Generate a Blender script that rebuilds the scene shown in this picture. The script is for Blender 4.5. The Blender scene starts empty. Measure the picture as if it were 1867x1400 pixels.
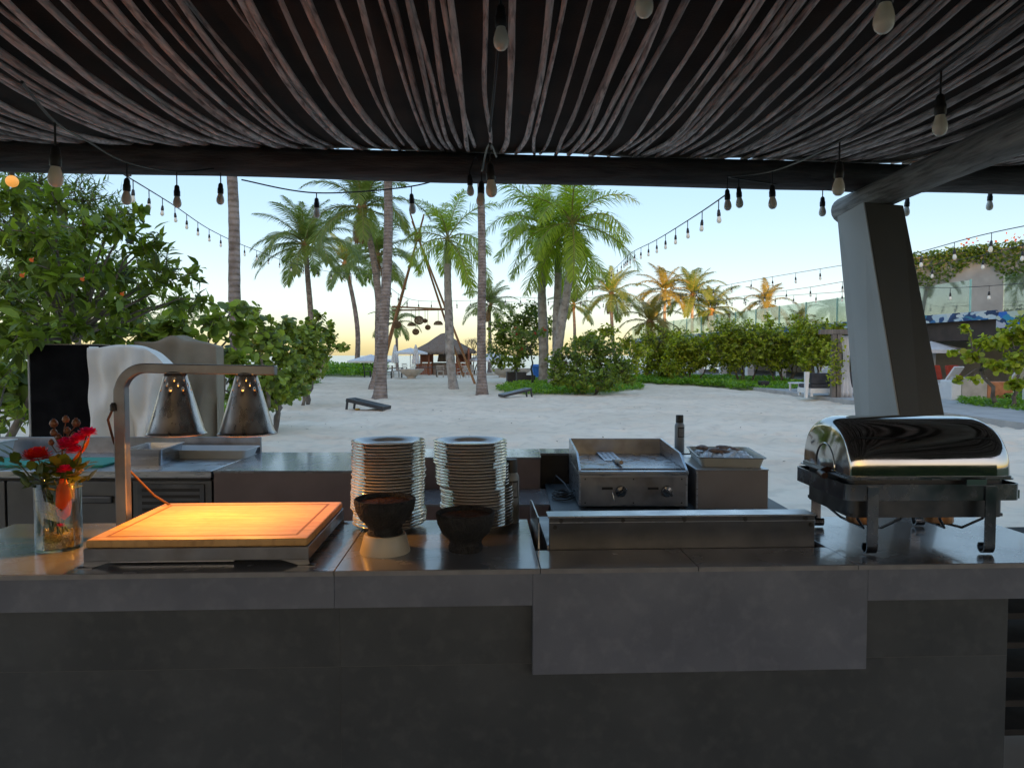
import bpy, math, random
import numpy as np
from mathutils import Vector, Matrix

S = bpy.context.scene
COL = S.collection
rad = math.radians

# ------------------------------------------------------------------ camera
F = 1300.0                       # focal length in pixels of the 1867 px wide photograph
HORIZON = 648.0
CAM = Vector((0.0, 0.0, 1.6))
PITCH = math.atan((700.0 - HORIZON) / F)
cd = bpy.data.cameras.new('camera')
cd.sensor_fit = 'HORIZONTAL'
cd.angle_x = 2 * math.atan(933.5 / F)
cd.clip_start = 0.05
cd.clip_end = 20000
cam = bpy.data.objects.new('camera', cd)
COL.objects.link(cam)
cam.location = CAM
cam.rotation_euler = (rad(90) - PITCH, 0, 0)
S.camera = cam

# ------------------------------------------------------------------ sky, sun, exposure
SUN_EL, SUN_AZ = rad(3.5), rad(180.0)         # low morning sun behind the camera
wd = bpy.data.worlds.new('World')
S.world = wd
wd.use_nodes = True
wn, wl = wd.node_tree.nodes, wd.node_tree.links
bg = wn['Background']
sky = wn.new('ShaderNodeTexSky')
sky.sky_type = 'NISHITA'
sky.sun_disc = False
sky.sun_elevation = SUN_EL
sky.sun_rotation = SUN_AZ
sky.air_density = 0.6
sky.dust_density = 1.5
sky.ozone_density = 0.9
# soften the steep fall-off of the clear-sky model: the morning haze spreads the light evenly over the whole dome
gm = wn.new('ShaderNodeGamma'); gm.inputs[1].default_value = 0.30
hs = wn.new('ShaderNodeHueSaturation'); hs.inputs['Saturation'].default_value = 2.5
wl.new(sky.outputs[0], gm.inputs[0]); wl.new(gm.outputs[0], hs.inputs['Color']); tn = wn.new('ShaderNodeMixRGB'); tn.blend_type = 'MULTIPLY'; tn.inputs[0].default_value = 1; tn.inputs[2].default_value = (1.05, 0.97, 1.0, 1)
wl.new(hs.outputs[0], tn.inputs[1]); wl.new(tn.outputs[0], bg.inputs[0])
bg.inputs[1].default_value = 0.15

sd = bpy.data.lights.new('sun', 'SUN')
sd.energy = 2.0
sd.angle = rad(0.6)
sd.color = (1.0, 0.55, 0.22)
sun = bpy.data.objects.new('sun', sd)
COL.objects.link(sun)
sdir = Vector((math.sin(SUN_AZ) * math.cos(SUN_EL), math.cos(SUN_AZ) * math.cos(SUN_EL), math.sin(SUN_EL)))
sun.rotation_euler = sdir.to_track_quat('Z', 'Y').to_euler()
sun.location = (0, -20, 30)

S.view_settings.view_transform = 'Standard'
S.view_settings.look = 'None'
S.view_settings.gamma = 1
S.view_settings.use_curve_mapping = False
S.view_settings.exposure = 2.54
S.render.engine = 'CYCLES'
S.cycles.use_denoising = True
try:
    S.cycles.denoiser = 'OPENIMAGEDENOISE'
except Exception:
    pass
S.cycles.max_bounces = 9
S.cycles.diffuse_bounces = 4
S.cycles.glossy_bounces = 4
S.cycles.transparent_max_bounces = 12
S.cycles.caustics_reflective = False
S.cycles.caustics_refractive = False
S.cycles.sample_clamp_indirect = 6

# ------------------------------------------------------------------ photo pixel -> place helpers (used only to measure positions)
def ray(px, py):
    d = Vector(((px - 933.5) / F, 1.0, -(py - 700.0) / F))
    c, s = math.cos(PITCH), math.sin(PITCH)
    return Vector((d.x, d.y * c + d.z * s, -d.y * s + d.z * c))

def at(px, py, Y):
    d = ray(px, py)
    return CAM + d * (Y / d.y)

def onz(px, py, z=0.0):
    d = ray(px, py)
    return CAM + d * ((z - CAM.z) / d.z)

TH = rad(2.3)                    # the counter is turned a little against the lens axis
K0 = Vector((0, 2.12, 0))
KU = Vector((math.cos(TH), math.sin(TH), 0))
KV = Vector((-math.sin(TH), math.cos(TH), 0))
def K(u, v, z=0.0):
    return K0 + KU * u + KV * v + Vector((0, 0, z))

# ------------------------------------------------------------------ object helpers
def tag(o, label=None, cat=None, group=None, kind=None):
    if label: o['label'] = label
    if cat: o['category'] = cat
    if group: o['group'] = group
    if kind: o['kind'] = kind
    return o

def thing(name, label, cat, loc=(0, 0, 0), rz=0.0, group=None):
    o = bpy.data.objects.new(name, None)
    o.empty_display_size = 0.1
    COL.objects.link(o)
    o.location = loc
    o.rotation_euler = (0, 0, rz)
    return tag(o, label, cat, group)

def link(name, me, parent=None, loc=None, rot=None, scale=None):
    o = bpy.data.objects.new(name, me)
    COL.objects.link(o)
    if parent is not None: o.parent = parent
    if loc is not None: o.location = loc
    if rot is not None: o.rotation_euler = rot
    if scale is not None: o.scale = scale if hasattr(scale, '__len__') else (scale,) * 3
    return o

CH = {}
def copy_tree(o, parent=None):
    c = o.copy()
    COL.objects.link(c)
    c.parent = parent
    for ch in list(o.children):
        copy_tree(ch, c)
    return c

class MB:
    """collects shapes and links them as one mesh object"""
    def __init__(s): s.v, s.f = [], []
    def add(s, V, Fc):
        o = len(s.v)
        s.v += [tuple(p) for p in V]
        s.f += [tuple(i + o for i in q) for q in Fc]
        return s
    def box(s, x0, x1, y0, y1, z0, z1, M=None):
        V = [Vector(p) for p in ((x0,y0,z0),(x1,y0,z0),(x1,y1,z0),(x0,y1,z0),(x0,y0,z1),(x1,y0,z1),(x1,y1,z1),(x0,y1,z1))]
        if M is not None: V = [M @ p for p in V]
        return s.add(V, [(0,3,2,1),(4,5,6,7),(0,1,5,4),(1,2,6,5),(2,3,7,6),(3,0,4,7)])
    def beam(s, a, b, w, h, up=(0, 0, 1)):
        a, b = Vector(a), Vector(b)
        t = (b - a).normalized(); u = Vector(up)
        x = t.cross(u)
        if x.length < 1e-4: x = t.cross(Vector((0, 1, 0)))
        x.normalize(); y = x.cross(t)
        V = []
        for p in (a, b):
            V += [p - x*w/2 - y*h/2, p + x*w/2 - y*h/2, p + x*w/2 + y*h/2, p - x*w/2 + y*h/2]
        return s.add(V, [(0,3,2,1),(4,5,6,7),(0,1,5,4),(1,2,6,5),(2,3,7,6),(3,0,4,7)])
    def tube(s, pts, r, n=8, cap=True):
        pts = [Vector(p) for p in pts]
        if not hasattr(r, '__len__'): r = [r] * len(pts)
        V, Fc = [], []
        t0 = (pts[1] - pts[0]).normalized()
        x = t0.cross(Vector((0, 0, 1)))
        if x.length < 1e-3: x = t0.cross(Vector((0, 1, 0)))
        x.normalize()
        for i, p in enumerate(pts):
            a = pts[max(i - 1, 0)]; b = pts[min(i + 1, len(pts) - 1)]
            t = (b - a)
            if t.length < 1e-9: t = t0.copy()
            t.normalize()
            x = (x - t * x.dot(t))
            if x.length < 1e-6: x = t.orthogonal()
            x.normalize(); y = t.cross(x)
            for k in range(n):
                an = 2 * math.pi * k / n
                V.append(p + (x * math.cos(an) + y * math.sin(an)) * r[i])
        for i in range(len(pts) - 1):
            for k in range(n):
                k2 = (k + 1) % n
                Fc.append((i*n+k, i*n+k2, (i+1)*n+k2, (i+1)*n+k))
        if cap:
            Fc.append(tuple(range(n - 1, -1, -1)))
            o = (len(pts) - 1) * n
            Fc.append(tuple(range(o, o + n)))
        return s.add(V, Fc)
    def lathe(s, prof, n=32, c=(0, 0, 0), M=None, sx=1.0, sy=1.0):
        V, Fc = [], []
        c = Vector(c)
        for (r, z) in prof:
            for k in range(n):
                an = 2 * math.pi * k / n
                p = Vector((r * math.cos(an) * sx, r * math.sin(an) * sy, z))
                if M is not None: p = M @ p
                V.append(p + c)
        m = len(prof)
        for i in range(m - 1):
            for k in range(n):
                k2 = (k + 1) % n
                Fc.append((i*n+k, i*n+k2, (i+1)*n+k2, (i+1)*n+k))
        if prof[0][0] > 1e-5: Fc.append(tuple(range(n - 1, -1, -1)))
        if prof[-1][0] > 1e-5: Fc.append(tuple(range((m-1)*n, m*n)))
        return s.add(V, Fc)
    def ring(s, prof, n=32, c=(0, 0, 0)):
        """closed profile turned round z"""
        V, Fc = [], []
        m = len(prof); c = Vector(c)
        for (r, z) in prof:
            for k in range(n):
                an = 2 * math.pi * k / n
                V.append(Vector((r * math.cos(an), r * math.sin(an), z)) + c)
        for i in range(m):
            j = (i + 1) % m
            for k in range(n):
                k2 = (k + 1) % n
                Fc.append((i*n+k, i*n+k2, j*n+k2, j*n+k))
        return s.add(V, Fc)
    def prism(s, poly, f0, f1):
        """poly: 2-D points; f0, f1: functions giving the 3-D point of each end"""
        n = len(poly)
        V = [f0(*p) for p in poly] + [f1(*p) for p in poly]
        Fc = [tuple(range(n - 1, -1, -1)), tuple(range(n, 2 * n))]
        for i in range(n):
            j = (i + 1) % n
            Fc.append((i, j, n + j, n + i))
        return s.add(V, Fc)
    def sheet(s, fn, nu, nv):
        V = [fn(i / nu, j / nv) for j in range(nv + 1) for i in range(nu + 1)]
        Fc = [(j*(nu+1)+i, j*(nu+1)+i+1, (j+1)*(nu+1)+i+1, (j+1)*(nu+1)+i) for j in range(nv) for i in range(nu)]
        return s.add(V, Fc)
    def blob(s, c, rx, ry, rz, n=12, m=8, jit=0.0, rnd=None):
        c = Vector(c)
        V, Fc = [], []
        for i in range(m + 1):
            ph = math.pi * i / m
            for k in range(n):
                an = 2 * math.pi * k / n
                q = 1 + (rnd.uniform(-jit, jit) if rnd else 0)
                V.append(c + Vector((rx * math.sin(ph) * math.cos(an) * q, ry * math.sin(ph) * math.sin(an) * q, rz * math.cos(ph) * q)))
        for i in range(m):
            for k in range(n):
                k2 = (k + 1) % n
                Fc.append((i*n+k, (i+1)*n+k, (i+1)*n+k2, i*n+k2))
        return s.add(V, Fc)
    def mesh(s, name, mat, smooth=None):
        me = bpy.data.meshes.new(name)
        me.from_pydata(s.v, [], s.f)
        me.validate()
        if smooth:
            me.polygons.foreach_set('use_smooth', [True] * len(me.polygons))
            me.set_sharp_from_angle(angle=rad(smooth))
        if mat: me.materials.append(mat)
        me.update()
        return me
    def build(s, name, mat, parent=None, smooth=None, bevel=0.0, seg=2, loc=None, rot=None, recalc=False):
        me = s.mesh(name, mat, smooth)
        if recalc:
            import bmesh
            bm = bmesh.new(); bm.from_mesh(me)
            bmesh.ops.remove_doubles(bm, verts=bm.verts, dist=1e-6)
            bmesh.ops.recalc_face_normals(bm, faces=bm.faces); bm.to_mesh(me); bm.free()
        o = link(name, me, parent, loc, rot)
        if bevel:
            b = o.modifiers.new('bevel', 'BEVEL')
            b.width = bevel; b.segments = seg; b.limit_method = 'ANGLE'; b.angle_limit = rad(40)
        return o

def np_mesh(name, V, Fc, mat, smooth=False):
    """V (N,3), Fc (M,k) numpy arrays"""
    me = bpy.data.meshes.new(name)
    V = np.ascontiguousarray(V, dtype=np.float32); Fc = np.ascontiguousarray(Fc, dtype=np.int32)
    m, k = Fc.shape
    me.vertices.add(len(V)); me.vertices.foreach_set('co', V.ravel())
    me.loops.add(m * k); me.loops.foreach_set('vertex_index', Fc.ravel())
    me.polygons.add(m); me.polygons.foreach_set('loop_start', np.arange(0, m * k, k, dtype=np.int32))
    try: me.polygons.foreach_set('loop_total', np.full(m, k, dtype=np.int32))
    except Exception: pass
    if smooth: me.polygons.foreach_set('use_smooth', np.ones(m, dtype=bool))
    me.update(calc_edges=True)
    if mat: me.materials.append(mat)
    return me

# ------------------------------------------------------------------ materials
def _nodes(name):
    m = bpy.data.materials.new(name)
    m.use_nodes = True
    return m, m.node_tree.nodes, m.node_tree.links, m.node_tree.nodes['Principled BSDF']

def mat(name, c1, c2=None, rough=0.5, metal=0.0, scale=6.0, bump=0.0, bscale=60.0, spec=0.5, coat=0.0, stretch=(1, 1, 1),
        bstretch=None, lo=0.35, hi=0.65, detail=5.0, rvar=0.0, objrand=0.0, c3=None, scale3=40.0, amt3=0.5, alpha=None):
    m, n, l, p = _nodes(name)
    tc = n.new('ShaderNodeTexCoord')
    mp = n.new('ShaderNodeMapping'); mp.inputs['Scale'].default_value = stretch
    l.new(tc.outputs['Object'], mp.inputs[0])
    src = mp.outputs[0]
    if objrand or True:
        oi = n.new('ShaderNodeObjectInfo')
        ad = n.new('ShaderNodeVectorMath'); ad.operation = 'ADD'
        sc = n.new('ShaderNodeVectorMath'); sc.operation = 'SCALE'; sc.inputs['Scale'].default_value = 17.0
        cb = n.new('ShaderNodeCombineXYZ')
        l.new(oi.outputs['Random'], cb.inputs[0]); l.new(oi.outputs['Random'], cb.inputs[1])
        l.new(cb.outputs[0], sc.inputs[0]); l.new(mp.outputs[0], ad.inputs[0]); l.new(sc.outputs[0], ad.inputs[1])
        src = ad.outputs[0]
    nz = n.new('ShaderNodeTexNoise'); nz.inputs['Scale'].default_value = scale; nz.inputs['Detail'].default_value = detail
    l.new(src, nz.inputs['Vector'])
    rp = n.new('ShaderNodeValToRGB')
    rp.color_ramp.elements[0].position = lo; rp.color_ramp.elements[1].position = hi
    rp.color_ramp.elements[0].color = (*c1, 1); rp.color_ramp.elements[1].color = (*(c2 or c1), 1)
    l.new(nz.outputs['Fac'], rp.inputs[0])
    out = rp.outputs[0]
    if c3:
        n3 = n.new('ShaderNodeTexNoise'); n3.inputs['Scale'].default_value = scale3; n3.inputs['Detail'].default_value = 6
        l.new(src, n3.inputs['Vector'])
        r3 = n.new('ShaderNodeValToRGB'); r3.color_ramp.elements[0].position = .5; r3.color_ramp.elements[1].position = .7
        r3.color_ramp.elements[1].color = (amt3, amt3, amt3, 1)
        l.new(n3.outputs['Fac'], r3.inputs[0])
        mx = n.new('ShaderNodeMixRGB'); mx.inputs[2].default_value = (*c3, 1)
        l.new(r3.outputs[0], mx.inputs[0]); l.new(out, mx.inputs[1]); out = mx.outputs[0]
    if objrand:
        hs = n.new('ShaderNodeHueSaturation')
        mr = n.new('ShaderNodeMapRange'); mr.inputs['To Min'].default_value = 1 - objrand; mr.inputs['To Max'].default_value = 1 + objrand
        l.new(oi.outputs['Random'], mr.inputs[0]); l.new(mr.outputs[0], hs.inputs['Value'])
        l.new(out, hs.inputs['Color']); out = hs.outputs[0]
    l.new(out, p.inputs['Base Color'])
    p.inputs['Roughness'].default_value = rough
    p.inputs['Metallic'].default_value = metal
    p.inputs['Specular IOR Level'].default_value = spec
    p.inputs['Coat Weight'].default_value = coat
    p.inputs['Coat Roughness'].default_value = 0.08
    if rvar:
        nr = n.new('ShaderNodeTexNoise'); nr.inputs['Scale'].default_value = scale * 2.3; nr.inputs['Detail'].default_value = 6
        l.new(src, nr.inputs['Vector'])
        mr2 = n.new('ShaderNodeMapRange'); mr2.inputs['From Min'].default_value = .3; mr2.inputs['From Max'].default_value = .7
        mr2.inputs['To Min'].default_value = max(0.02, rough - rvar); mr2.inputs['To Max'].default_value = rough + rvar
        l.new(nr.outputs['Fac'], mr2.inputs[0]); l.new(mr2.outputs[0], p.inputs['Roughness'])
    if bump:
        bz = n.new('ShaderNodeTexNoise'); bz.inputs['Scale'].default_value = bscale; bz.inputs['Detail'].default_value = 6
        if bstretch:
            m2 = n.new('ShaderNodeMapping'); m2.inputs['Scale'].default_value = bstretch
            l.new(tc.outputs['Object'], m2.inputs[0]); l.new(m2.outputs[0], bz.inputs['Vector'])
        else: l.new(src, bz.inputs['Vector'])
        bp = n.new('ShaderNodeBump'); bp.inputs['Strength'].default_value = bump; bp.inputs['Distance'].default_value = 0.02
        l.new(bz.outputs['Fac'], bp.inputs['Height']); l.new(bp.outputs[0], p.inputs['Normal'])
    return m

def leafmat(name, c1, c2, trans=0.35, rough=0.45, c3=None, spec=0.4):
    """leaf: colour differs from leaf to leaf, light shines through"""
    m, n, l, p = _nodes(name)
    ge = n.new('ShaderNodeNewGeometry'); oi = n.new('ShaderNodeObjectInfo')
    ad = n.new('ShaderNodeMath'); ad.operation = 'ADD'
    fr = n.new('ShaderNodeMath'); fr.operation = 'FRACT'
    l.new(ge.outputs['Random Per Island'], ad.inputs[0]); l.new(oi.outputs['Random'], ad.inputs[1]); l.new(ad.outputs[0], fr.inputs[0])
    rp = n.new('ShaderNodeValToRGB')
    rp.color_ramp.elements[0].color = (*c1, 1); rp.color_ramp.elements[1].color = (*c2, 1)
    if c3:
        rp.color_ramp.elements[1].position = 0.88
        e = rp.color_ramp.elements.new(0.97); e.color = (*c3, 1)
    l.new(fr.outputs[0], rp.inputs[0])
    l.new(rp.outputs[0], p.inputs['Base Color'])
    p.inputs['Roughness'].default_value = rough
    p.inputs['Specular IOR Level'].default_value = spec
    tr = n.new('ShaderNodeBsdfTranslucent')
    hs = n.new('ShaderNodeHueSaturation'); hs.inputs['Value'].default_value = 2.0; hs.inputs['Hue'].default_value = 0.485; hs.inputs['Saturation'].default_value = 1.1
    l.new(rp.outputs[0], hs.inputs['Color']); l.new(hs.outputs[0], tr.inputs['Color'])
    mx = n.new('ShaderNodeMixShader'); mx.inputs[0].default_value = trans
    l.new(p.outputs[0], mx.inputs[1]); l.new(tr.outputs[0], mx.inputs[2])
    l.new(mx.outputs[0], n['Material Output'].inputs['Surface'])
    return m

def glassmat(name, tint=(0.9, 1.0, 0.97), refl=0.08, rough=0.02):
    """thin clear pane: passes light straight through, mirrors a little at grazing angles"""
    m, n, l, p = _nodes(name)
    n.remove(p)
    tr = n.new('ShaderNodeBsdfTransparent'); tr.inputs[0].default_value = (*tint, 1)
    gl = n.new('ShaderNodeBsdfGlossy'); gl.inputs['Roughness'].default_value = rough
    fr = n.new('ShaderNodeLayerWeight'); fr.inputs[0].default_value = 0.35
    mr = n.new('ShaderNodeMapRange'); mr.inputs['To Min'].default_value = refl; mr.inputs['To Max'].default_value = 0.75
    l.new(fr.outputs['Fresnel'], mr.inputs[0])
    mx = n.new('ShaderNodeMixShader')
    l.new(mr.outputs[0], mx.inputs[0]); l.new(tr.outputs[0], mx.inputs[1]); l.new(gl.outputs[0], mx.inputs[2])
    l.new(mx.outputs[0], n['Material Output'].inputs['Surface'])
    return m

def emitmat(name, c, e):
    m, n, l, p = _nodes(name)
    p.inputs['Base Color'].default_value = (*c, 1)
    p.inputs['Emission Color'].default_value = (*c, 1)
    p.inputs['Emission Strength'].default_value = e
    return m

def voromat(name, cols, scale=8.0, rough=0.6, stretch=(1, 1, 1), dist='CHEBYCHEV'):
    """flat painted pattern of angular patches"""
    m, n, l, p = _nodes(name)
    tc = n.new('ShaderNodeTexCoord'); mp = n.new('ShaderNodeMapping'); mp.inputs['Scale'].default_value = stretch
    mp.inputs['Rotation'].default_value = (0.4, 0.3, 0.5)
    vo = n.new('ShaderNodeTexVoronoi'); vo.distance = dist; vo.inputs['Scale'].default_value = scale
    se = n.new('ShaderNodeSeparateColor'); rp = n.new('ShaderNodeValToRGB'); rp.color_ramp.interpolation = 'CONSTANT'
    while len(rp.color_ramp.elements) < len(cols): rp.color_ramp.elements.new(0.5)
    for i, c in enumerate(cols):
        rp.color_ramp.elements[i].position = i / len(cols); rp.color_ramp.elements[i].color = (*c, 1)
    l.new(tc.outputs['Object'], mp.inputs[0]); l.new(mp.outputs[0], vo.inputs['Vector']); l.new(vo.outputs['Color'], se.inputs[0])
    l.new(se.outputs[0], rp.inputs[0]); l.new(rp.outputs[0], p.inputs['Base Color'])
    p.inputs['Roughness'].default_value = rough
    return m

M = {}
M['sand'] = mat('sand', (0.76, 0.64, 0.50), (0.88, 0.755, 0.605), rough=0.95, scale=0.35, bump=0.7, bscale=5.0, spec=0.1, c3=(0.52, 0.44, 0.36), scale3=3.0, amt3=0.4)
M['deck'] = mat('deck', (0.36, 0.33, 0.29), (0.44, 0.40, 0.35), rough=0.6, scale=2)
M['tile'] = mat('counter_tile', (0.148, 0.168, 0.212), (0.195, 0.218, 0.268), rough=0.42, scale=4.5, bump=0.05, bscale=240, detail=12, rvar=0.10, c3=(0.29, 0.32, 0.38), scale3=22, amt3=0.26)
M['tile_top'] = mat('counter_top_tile', (0.165, 0.168, 0.178), (0.22, 0.224, 0.236), rough=0.25, scale=3.0, bump=0.02, bscale=260, detail=9, rvar=0.05, spec=0.9, coat=0.5)
M['tile_base'] = mat('counter_base_tile', (0.056, 0.066, 0.074), (0.085, 0.097, 0.106), rough=0.5, scale=3.2, bump=0.03, bscale=280, detail=9, c3=(0.135, 0.15, 0.16), scale3=20, amt3=0.28)
M['tile_edge'] = mat('tile_edge', (0.24, 0.245, 0.255), (0.30, 0.305, 0.315), rough=0.35, scale=20)
M['tile_brown'] = mat('brown_tile', (0.16, 0.125, 0.125), (0.21, 0.165, 0.165), rough=0.5, scale=4, bump=0.03, bscale=200)
M['grout'] = mat('grout', (0.13, 0.135, 0.135), rough=0.9)
M['steel'] = mat('brushed_steel', (0.40, 0.42, 0.45), (0.54, 0.56, 0.60), rough=0.33, metal=1.0, scale=4, stretch=(1, 1, 14), bump=0.02, bscale=200, bstretch=(1, 1, 30), rvar=0.09)
M['steel_dull'] = mat('dull_steel', (0.24, 0.245, 0.26), (0.36, 0.37, 0.39), rough=0.42, metal=1.0, scale=5, rvar=0.12, bump=0.03, bscale=90, c3=(0.15, 0.12, 0.1), scale3=9, amt3=0.4)
M['steel_dark'] = mat('dark_steel', (0.085, 0.090, 0.098), (0.14, 0.145, 0.155), rough=0.38, metal=1.0, scale=6, rvar=0.1)
M['shade_metal'] = mat('lamp_shade_metal', (0.36, 0.33, 0.31), (0.52, 0.48, 0.45), rough=0.30, metal=1.0, scale=9, rvar=0.1, bump=0.05, bscale=60, stretch=(1, 1, .4))
M['chrome'] = mat('polished_steel', (0.44, 0.435, 0.42), (0.54, 0.535, 0.52), rough=0.085, metal=1.0, scale=5, rvar=0.03)
M['chrome_dull'] = mat('worn_steel', (0.15, 0.155, 0.165), (0.25, 0.26, 0.275), rough=0.24, metal=1.0, scale=8, rvar=0.1)
M['black'] = mat('black_plastic', (0.012, 0.012, 0.013), (0.02, 0.02, 0.02), rough=0.45, scale=20)
M['black_iron'] = mat('black_iron', (0.010, 0.010, 0.010), (0.03, 0.028, 0.026), rough=0.6, scale=20, bump=0.1)
M['cable'] = mat('cable', (0.02, 0.02, 0.021), rough=0.5)
M['brown_cable'] = mat('brown_cable', (0.10, 0.045, 0.02), rough=0.5)
M['bamboo'] = mat('bamboo_board', (0.55, 0.30, 0.10), (0.70, 0.42, 0.17), rough=0.45, scale=3, stretch=(2, 18, 1), bump=0.05, bscale=60, bstretch=(1, 25, 1), c3=(0.30, 0.14, 0.04), scale3=14, amt3=0.55)
M['groove'] = mat('board_groove', (0.24, 0.11, 0.035), rough=0.6)
M['stick'] = mat('weathered_stick', (0.50, 0.42, 0.395), (0.84, 0.75, 0.715), rough=0.85, scale=7, stretch=(6, 0.7, 6), bump=0.5, bscale=70, bstretch=(3, 0.6, 3), objrand=0.3, c3=(0.14, 0.095, 0.08), scale3=11, amt3=0.85)
M['roofmat'] = mat('roof_mat', (0.030, 0.021, 0.016), (0.055, 0.038, 0.028), rough=0.95, scale=3, bump=0.2, bscale=120)
M['log'] = mat('dark_log', (0.085, 0.078, 0.078), (0.17, 0.155, 0.15), rough=0.85, scale=5, stretch=(0.6, 6, 6), bump=0.6, bscale=26, bstretch=(0.35, 5, 5))
M['log_grey'] = mat('grey_log', (0.24, 0.225, 0.21), (0.44, 0.415, 0.385), rough=0.85, scale=5, stretch=(6, 0.6, 6), bump=0.6, bscale=26, bstretch=(5, 0.35, 5), c3=(0.05, 0.045, 0.04), scale3=8, amt3=0.6)
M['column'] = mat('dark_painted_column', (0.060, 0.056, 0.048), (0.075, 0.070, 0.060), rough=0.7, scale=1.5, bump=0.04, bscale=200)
M['bulb_glass'] = mat('frosted_bulb', (0.86, 0.82, 0.70), (0.92, 0.89, 0.79), rough=0.18, scale=30, spec=0.6)
M['plate'] = mat('glazed_plate', (0.50, 0.475, 0.44), (0.56, 0.535, 0.495), rough=0.12, scale=6, coat=0.6, spec=0.7)
M['stone'] = mat('black_stone', (0.010, 0.010, 0.010), (0.028, 0.026, 0.025), rough=0.75, scale=30, bump=0.7, bscale=110)
M['ceramic'] = mat('cream_ceramic', (0.52, 0.47, 0.36), (0.58, 0.52, 0.41), rough=0.35, scale=10)
M['salsa'] = mat('salsa', (0.06, 0.024, 0.010), (0.13, 0.052, 0.022), rough=0.45, scale=60, bump=0.6, bscale=90)
M['glass'] = glassmat('vase_glass', (0.92, 0.98, 0.96), 0.03)
M['rail_glass'] = glassmat('railing_glass', (0.88, 0.98, 0.95), 0.05)
M['gold_gravel'] = mat('gold_gravel', (0.55, 0.33, 0.08), (0.90, 0.66, 0.26), rough=0.3, metal=0.0, scale=160, lo=.3, hi=.7)
M['white_cloth'] = mat('white_cloth', (0.76, 0.73, 0.66), (0.84, 0.81, 0.74), rough=0.9, scale=3, bump=0.15, bscale=400)
M['taupe_cloth'] = mat('taupe_cloth', (0.235, 0.195, 0.135), (0.30, 0.25, 0.18), rough=0.9, scale=3, bump=0.15, bscale=400)
M['black_cloth'] = mat('black_cloth', (0.004, 0.004, 0.0045), (0.008, 0.008, 0.0085), rough=0.9, scale=8, spec=0.08)
M['green_board'] = mat('green_board', (0.03, 0.33, 0.24), (0.04, 0.38, 0.28), rough=0.5, scale=8)
M['plastic_clear'] = mat('pale_plastic', (0.60, 0.66, 0.70), (0.70, 0.75, 0.78), rough=0.3, scale=5)
M['enamel'] = mat('cream_enamel', (0.58, 0.57, 0.50), (0.66, 0.65, 0.58), rough=0.3, scale=6)
M['foil'] = mat('plastic_wrap', (0.55, 0.58, 0.62), (0.75, 0.77, 0.80), rough=0.25, scale=20)
M['meat'] = mat('grilled_meat', (0.10, 0.05, 0.03), (0.32, 0.19, 0.12), rough=0.6, scale=30)
M['bottle_grey'] = mat('bottle_grey', (0.26, 0.29, 0.31), (0.30, 0.33, 0.35), rough=0.35, scale=8)
M['fridge'] = mat('fridge_steel', (0.11, 0.115, 0.12), (0.15, 0.155, 0.16), rough=0.4, metal=0.6, scale=3, rvar=0.08)
# ================================================================== the setting
rs = np.random.RandomState(5)
def vnoise(x, y, seed=0):
    """smooth value noise on numpy arrays"""
    xi, yi = np.floor(x).astype(np.int64), np.floor(y).astype(np.int64)
    xf, yf = x - xi, y - yi
    def h(a, b):
        n = (a * 374761393 + b * 668265263 + seed * 974711) & 0x7fffffff
        n = ((n ^ (n >> 13)) * 1274126177) & 0x7fffffff
        return ((n ^ (n >> 16)) & 0xffff) / 65535.0
    u, v = xf*xf*(3-2*xf), yf*yf*(3-2*yf)
    return (h(xi,yi)*(1-u)+h(xi+1,yi)*u)*(1-v)+(h(xi,yi+1)*(1-u)+h(xi+1,yi+1)*u)*v

def ground_z(x, y):
    x = np.asarray(x, dtype=float); y = np.asarray(y, dtype=float)
    far = np.clip((y - 72) / 40.0, 0, 1)
    z = -0.05 - 2.2 * far * far * (3 - 2 * far) + 0.05 * (vnoise(x*.22, y*.22, 3) - .5) * np.clip((y-6)/6, 0, 1)
    return z

# sand: one sheet, fine near the kitchen and wide enough to reach the horizon
xs = np.unique(np.round(np.concatenate([np.linspace(-6000, -120, 10), np.linspace(-120, -22, 25), np.arange(-22, 22.01, 0.16), np.linspace(22, 120, 25), np.linspace(120, 6000, 10)]), 4))
ys = np.unique(np.round(np.concatenate([np.linspace(-400, 2, 20), np.arange(2, 16, 0.10), np.arange(16, 30, 0.2), np.linspace(30, 130, 80), np.linspace(130, 9000, 20)]), 4))
X, Y = np.meshgrid(xs, ys)
Z = ground_z(X, Y)
near = np.clip((Y - 5) / 1.5, 0, 1) * np.clip((60 - Y) / 20, 0, 1) * (np.abs(X) < 22.1)
foot = vnoise(X*2.6, Y*2.6, 11) * 0.6 + vnoise(X*5.3, Y*5.3, 12) * 0.4
pits = np.clip((vnoise(X*3.4 + 9, Y*3.0, 21) - .60) / .25, 0, 1)
Z = Z + near * (0.09 * (foot - .5) - 0.085 * pits)
ny, nx = X.shape
V = np.stack([X.ravel(), Y.ravel(), Z.ravel()], 1)
idx = np.arange(nx * ny).reshape(ny, nx)
Fq = np.stack([idx[:-1,:-1].ravel(), idx[:-1,1:].ravel(), idx[1:,1:].ravel(), idx[1:,:-1].ravel()], 1)
tag(link('sand', np_mesh('sand', V, Fq, M['sand'], True)), 'pale trampled beach sand between the kitchen and the sea', kind='structure')

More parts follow.
